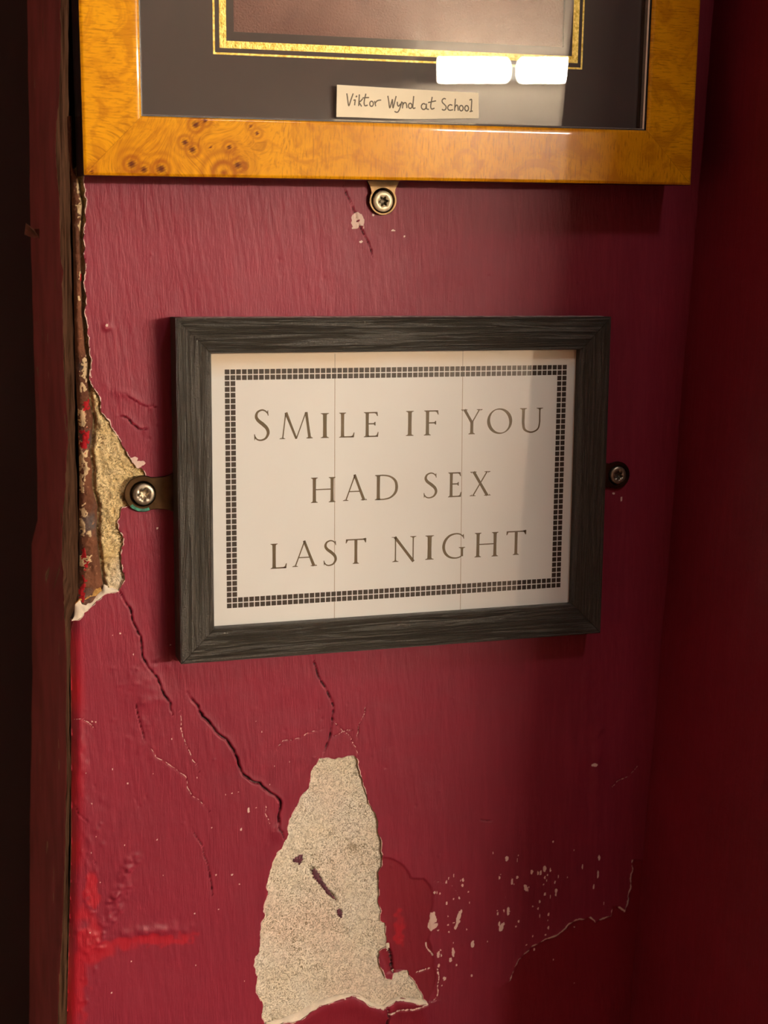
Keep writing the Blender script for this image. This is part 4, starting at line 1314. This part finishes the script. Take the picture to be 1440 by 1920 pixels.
# mount board with a rectangular window
wl, wb, wr = svb(438, 40, MZ)[0], svb(750, 74, MZ)[1], svb(1058, 60, MZ)[0]
wt = iy1 - (wb - iy0)
def ringboard(name, X0, X1, Y0, Y1, x0, x1, y0, y1, z, th, mat, parent):
    V = [L(*p, h) for h in (z, z - th) for p in ((X0, Y0), (X1, Y0), (X1, Y1), (X0, Y1), (x0, y0), (x1, y0), (x1, y1), (x0, y1))]
    F = []
    for k in range(4):
        j = (k + 1) % 4
        F += [(k, j, 4 + j, 4 + k), (4 + k, 4 + j, 12 + j, 12 + k), (j, k, 8 + k, 8 + j), (8 + k, 12 + k, 12 + j, 8 + j)]
    return mesh(name, V, F, mat, parent)
mount = ringboard('mount_board', ix0 - 4, ix1 + 4, iy0 - 4, iy1 + 4, wl, wr, wb, wt, MZ, 1.6, mat_mount, pic)
mount['label'] = 'dark grey-brown mount board around the photograph'
photo = box('photograph', wl - 3, wr + 3, wb - 3, wt + 3, MZ - 2.4, MZ - 1.7, mat_photo_, pic)
photo['label'] = 'mottled purplish brown photograph'
def goldline(pl_, pb_, pr_, w, label):
    xl_, yb_, xr_ = svb(*pl_, MZ)[0], svb(*pb_, MZ)[1], svb(*pr_, MZ)[0]
    yt_ = iy1 - (yb_ - iy0)
    o = ringboard('gold_line', xl_, xr_, yb_, yt_, xl_ + w, xr_ - w, yb_ + w, yt_ - w, MZ + 0.12, 0.1, mat_gold, mount)
    o['label'] = label
goldline((399, 60), (746, 116), (1094, 60), 0.75, 'thin outer gold line')
goldline((411, 50), (746, 104), (1085, 60), 2.7, 'broad inner gold line')
pl_top = mirror_plate(pic, svb(718, 376, -22.0), -21.6, 6.1, 4.7, 9.5, 8.0, math.pi / 2, 1.4)
pl_top['label'] = 'bronze hanging plate below the burl frame'
screw(pl_top, svb(718, 377.5, -21.6), -21.2, 4.35, mat_brass, mat_recess_dark, 0.1)

# ------------------------------------------------------------------ the handwritten name card stuck on the glass
card = empty('name_card')
ctr = svb(764, 195, GZ + 0.4)
card.matrix_world = pic.matrix_world @ Matrix.Translation(Vector(L(ctr[0], ctr[1], GZ)))
tag(card, 'small cream card with handwritten name stuck on the picture glass', 'name card')
q = [svb(631.6, 158.9, GZ + 0.4) - ctr, svb(896.7, 174.4, GZ + 0.4) - ctr, svb(897.3, 222.2, GZ + 0.4) - ctr, svb(630.4, 219.3, GZ + 0.4) - ctr]
nx_, ny_ = 40, 8
def card_z(s, t):
    return 0.18 + 0.55 * (s - 0.45) ** 2 * 4 * 0.5 + 0.5 * max(0, t - 0.8) * math.sin(s * 5)
def card_p(s, t):                           # s across, t down
    a = q[0] * (1 - s) + q[1] * s
    b = q[3] * (1 - s) + q[2] * s
    b = b + np.array([0, -0.55 * math.sin(math.pi * s) ** 2])
    return a * (1 - t) + b * t
V, F = [], []
for lay in (0.0, -0.16):
    for j in range(ny_ + 1):
        for k in range(nx_ + 1):
            s, t = k / nx_, j / ny_
            p = card_p(s, t)
            V.append(L(p[0], p[1], card_z(s, t) + 0.2 + lay))
nn = (nx_ + 1) * (ny_ + 1)
for j in range(ny_):
    for k in range(nx_):
        a = j * (nx_ + 1) + k
        F += [(a, a + nx_ + 1, a + nx_ + 2, a + 1), (nn + a, nn + a + 1, nn + a + nx_ + 2, nn + a + nx_ + 1)]
rim = [k for k in range(nx_ + 1)] + [j * (nx_ + 1) + nx_ for j in range(1, ny_ + 1)] + [ny_ * (nx_ + 1) + k for k in range(nx_ - 1, -1, -1)] + [j * (nx_ + 1) for j in range(ny_ - 1, 0, -1)]
F += [(rim[k], rim[(k + 1) % len(rim)], nn + rim[(k + 1) % len(rim)], nn + rim[k]) for k in range(len(rim))]
mesh('card', V, F, mat_card, card)


def ell(cx, cy, rx, ry, a0=-100, a1=270):
    return [(cx + rx * math.cos(math.radians(a)), cy - ry * math.sin(math.radians(a))) for a in np.linspace(a0, a1, 13)]


words = {'Viktor': [[(222, 158), (231, 215), (240, 263), (256, 215), (275, 158)], [(278, 218), (292, 213), (290, 235), (288, 259)], [(299, 178), (305, 183), (299, 187), (303, 180)], [(326, 166), (324, 215), (322, 265)], [(354, 203), (340, 220), (326, 234), (336, 252), (346, 269)], [(380, 160), (370, 205), (366, 240), (374, 262), (397, 257)], [(352, 197), (380, 194), (407, 193)], ell(428, 246, 15, 22), [(453, 222), (458, 245), (463, 267)], [(457, 245), (470, 225), (485, 217), (508, 214)]],
         'Wynd': [[(563, 178), (572, 230), (580, 282), (592, 245), (602, 207)], [(602, 207), (604, 245), (608, 282), (620, 235), (633, 180)], [(643, 228), (645, 255), (655, 266), (672, 245)], [(681, 226), (670, 270), (655, 308), (640, 319), (620, 311)], [(689, 232), (689, 260), (687, 286)], [(689, 258), (702, 238), (716, 240), (722, 262), (724, 284)], ell(752, 264, 15, 22), [(781, 180), (777, 230), (774, 274), (782, 286), (796, 279)]],
         'at': [ell(866, 270, 20, 25, 40, 380), [(890, 245), (888, 270), (893, 290), (910, 294)], [(938, 188), (930, 230), (925, 270), (934, 291), (958, 283)], [(903, 236), (935, 229), (971, 221)]],
         'School': [[(1054, 207), (1040, 201), (1024, 213), (1024, 233), (1040, 250), (1056, 270), (1052, 292), (1037, 300), (1020, 293)], [(1110, 259), (1090, 254), (1073, 268), (1072, 290), (1088, 301), (1116, 296)], [(1136, 203), (1132, 255), (1129, 307)], [(1130, 280), (1145, 257), (1156, 265), (1158, 285), (1160, 305)], ell(1186, 283, 16, 23), ell(1232, 284, 16, 23), [(1257, 216), (1275, 210), (1274, 255), (1270, 308)], [(1257, 312), (1272, 309), (1284, 307)]]}
C0, C1, C2, C3 = np.array([(142, 85), (1335, 155), (1338, 370), (137, 357)], float)
for wd, strokes in words.items():
    polys = []
    for st_ in strokes:
        pts_ = []
        for (x_, y_) in catmull(st_, 5):
            s = (x_ - 140) / 1196.0
            top_, bot_ = C0[1] + (C1[1] - C0[1]) * s, C3[1] + (C2[1] - C3[1]) * s + 14 * math.sin(math.pi * s) ** 2
            t = (y_ - top_) / (bot_ - top_)
            p = card_p(s, t)
            pts_.append((p[0], p[1], card_z(s, t) + 0.24))
        pts_ = np.array(pts_)
        d = np.gradient(pts_[:, :2], axis=0)
        d /= np.hypot(d[:, 0], d[:, 1])[:, None] + 1e-9
        nrm = np.stack([-d[:, 1], d[:, 0]], -1) * 0.25
        for k in range(len(pts_) - 1):
            polys.append([(*(pts_[k, :2] + nrm[k]), pts_[k, 2]), (*(pts_[k + 1, :2] + nrm[k + 1]), pts_[k + 1, 2]), (*(pts_[k + 1, :2] - nrm[k + 1]), pts_[k + 1, 2]), (*(pts_[k, :2] - nrm[k]), pts_[k, 2])])
    V, F = [], []
    for p in polys:
        b = len(V)
        V += [L(*v) for v in p]
        F.append((b, b + 3, b + 2, b + 1))
    o = mesh('handwriting', V, F, mat_pen, card)
    o['label'] = 'handwritten word ' + wd

# ------------------------------------------------------------------ strip lamp across the room (the light seen mirrored in the picture glass)
lamp = empty('strip_lamp', (1.377, -2.30, 1.815))
lamp.rotation_mode = 'XYZ'
lamp.matrix_world = Matrix.Translation(lamp.location) @ Matrix.Rotation(math.radians(-2.5), 4, 'Y') @ Matrix.Rotation(math.pi, 4, 'Z')
tag(lamp, 'white wall strip lamp with glowing diffusers across the room', 'lamp')
mat_house = simple('lamp housing', (0.7, 0.68, 0.62), 0.4)


def emitter(name, colr, power):
    x = M(name)
    x.set(Base_Color=(0.8, 0.8, 0.8), Emission_Color=colr, Emission_Strength=power)
    return x.m


mat_glow = emitter('lamp diffuser glow', (1.0, 0.90, 0.76), TUBE_POWER)
box('housing', -680, 630, -18, 18, 1, 30, mat_house, lamp, bev=5)


def tube(name, x0, x1, r, z, mat, parent, n=20):
    V, F = [], []
    for x_ in (x0, x1):
        for k in range(n):
            a = 2 * math.pi * k / n
            V.append(L(x_, r * math.cos(a), z + r * math.sin(a)))
    for k in range(n):
        F.append((k, (k + 1) % n, n + (k + 1) % n, n + k))
    F += [tuple(range(n))[::-1], tuple(range(n, 2 * n))]
    return mesh(name, V, F, mat, parent, False)


tube('diffuser', 440, 580, 22, 75, mat_glow, lamp)
tube('diffuser', -640, 405, 22, 75, mat_glow, lamp)
for x_ in (-650, 600):
    box('end_cap', x_ - 12, x_ + 12, -26, 26, 31, 102, mat_house, lamp, bev=4)

# ------------------------------------------------------------------ small ceiling lamp that throws the soft downward shadows
dome = empty('ceiling_lamp', (0.20, -0.95, 2.5))
tag(dome, 'small round opal ceiling lamp on a white base', 'lamp')
mat_dome = emitter('opal dome glow', (0.93, 0.94, 0.95), DOME_POWER)


def lathe(name, prof_, mat, parent, n=40):
    V_d, F_d = [], []
    for r_, h_ in prof_:
        for k in range(n):
            a = 2 * math.pi * k / n
            V_d.append((r_ * math.cos(a), r_ * math.sin(a), h_))
    for g in range(len(prof_) - 1):
        for k in range(n):
            F_d.append((g * n + k, (g + 1) * n + k, (g + 1) * n + (k + 1) % n, g * n + (k + 1) % n))
    return mesh(name, V_d, F_d, mat, parent, True)


lathe('lamp_base', [(0.0005, -0.001), (0.075, -0.001), (0.075, -0.016), (0.068, -0.02), (0.0005, -0.02)], mat_house, dome)
lathe('lamp_globe', [(0.064, -0.021), (0.068, -0.035), (0.062, -0.055), (0.045, -0.075), (0.022, -0.086), (0.0005, -0.089)], mat_dome, dome)
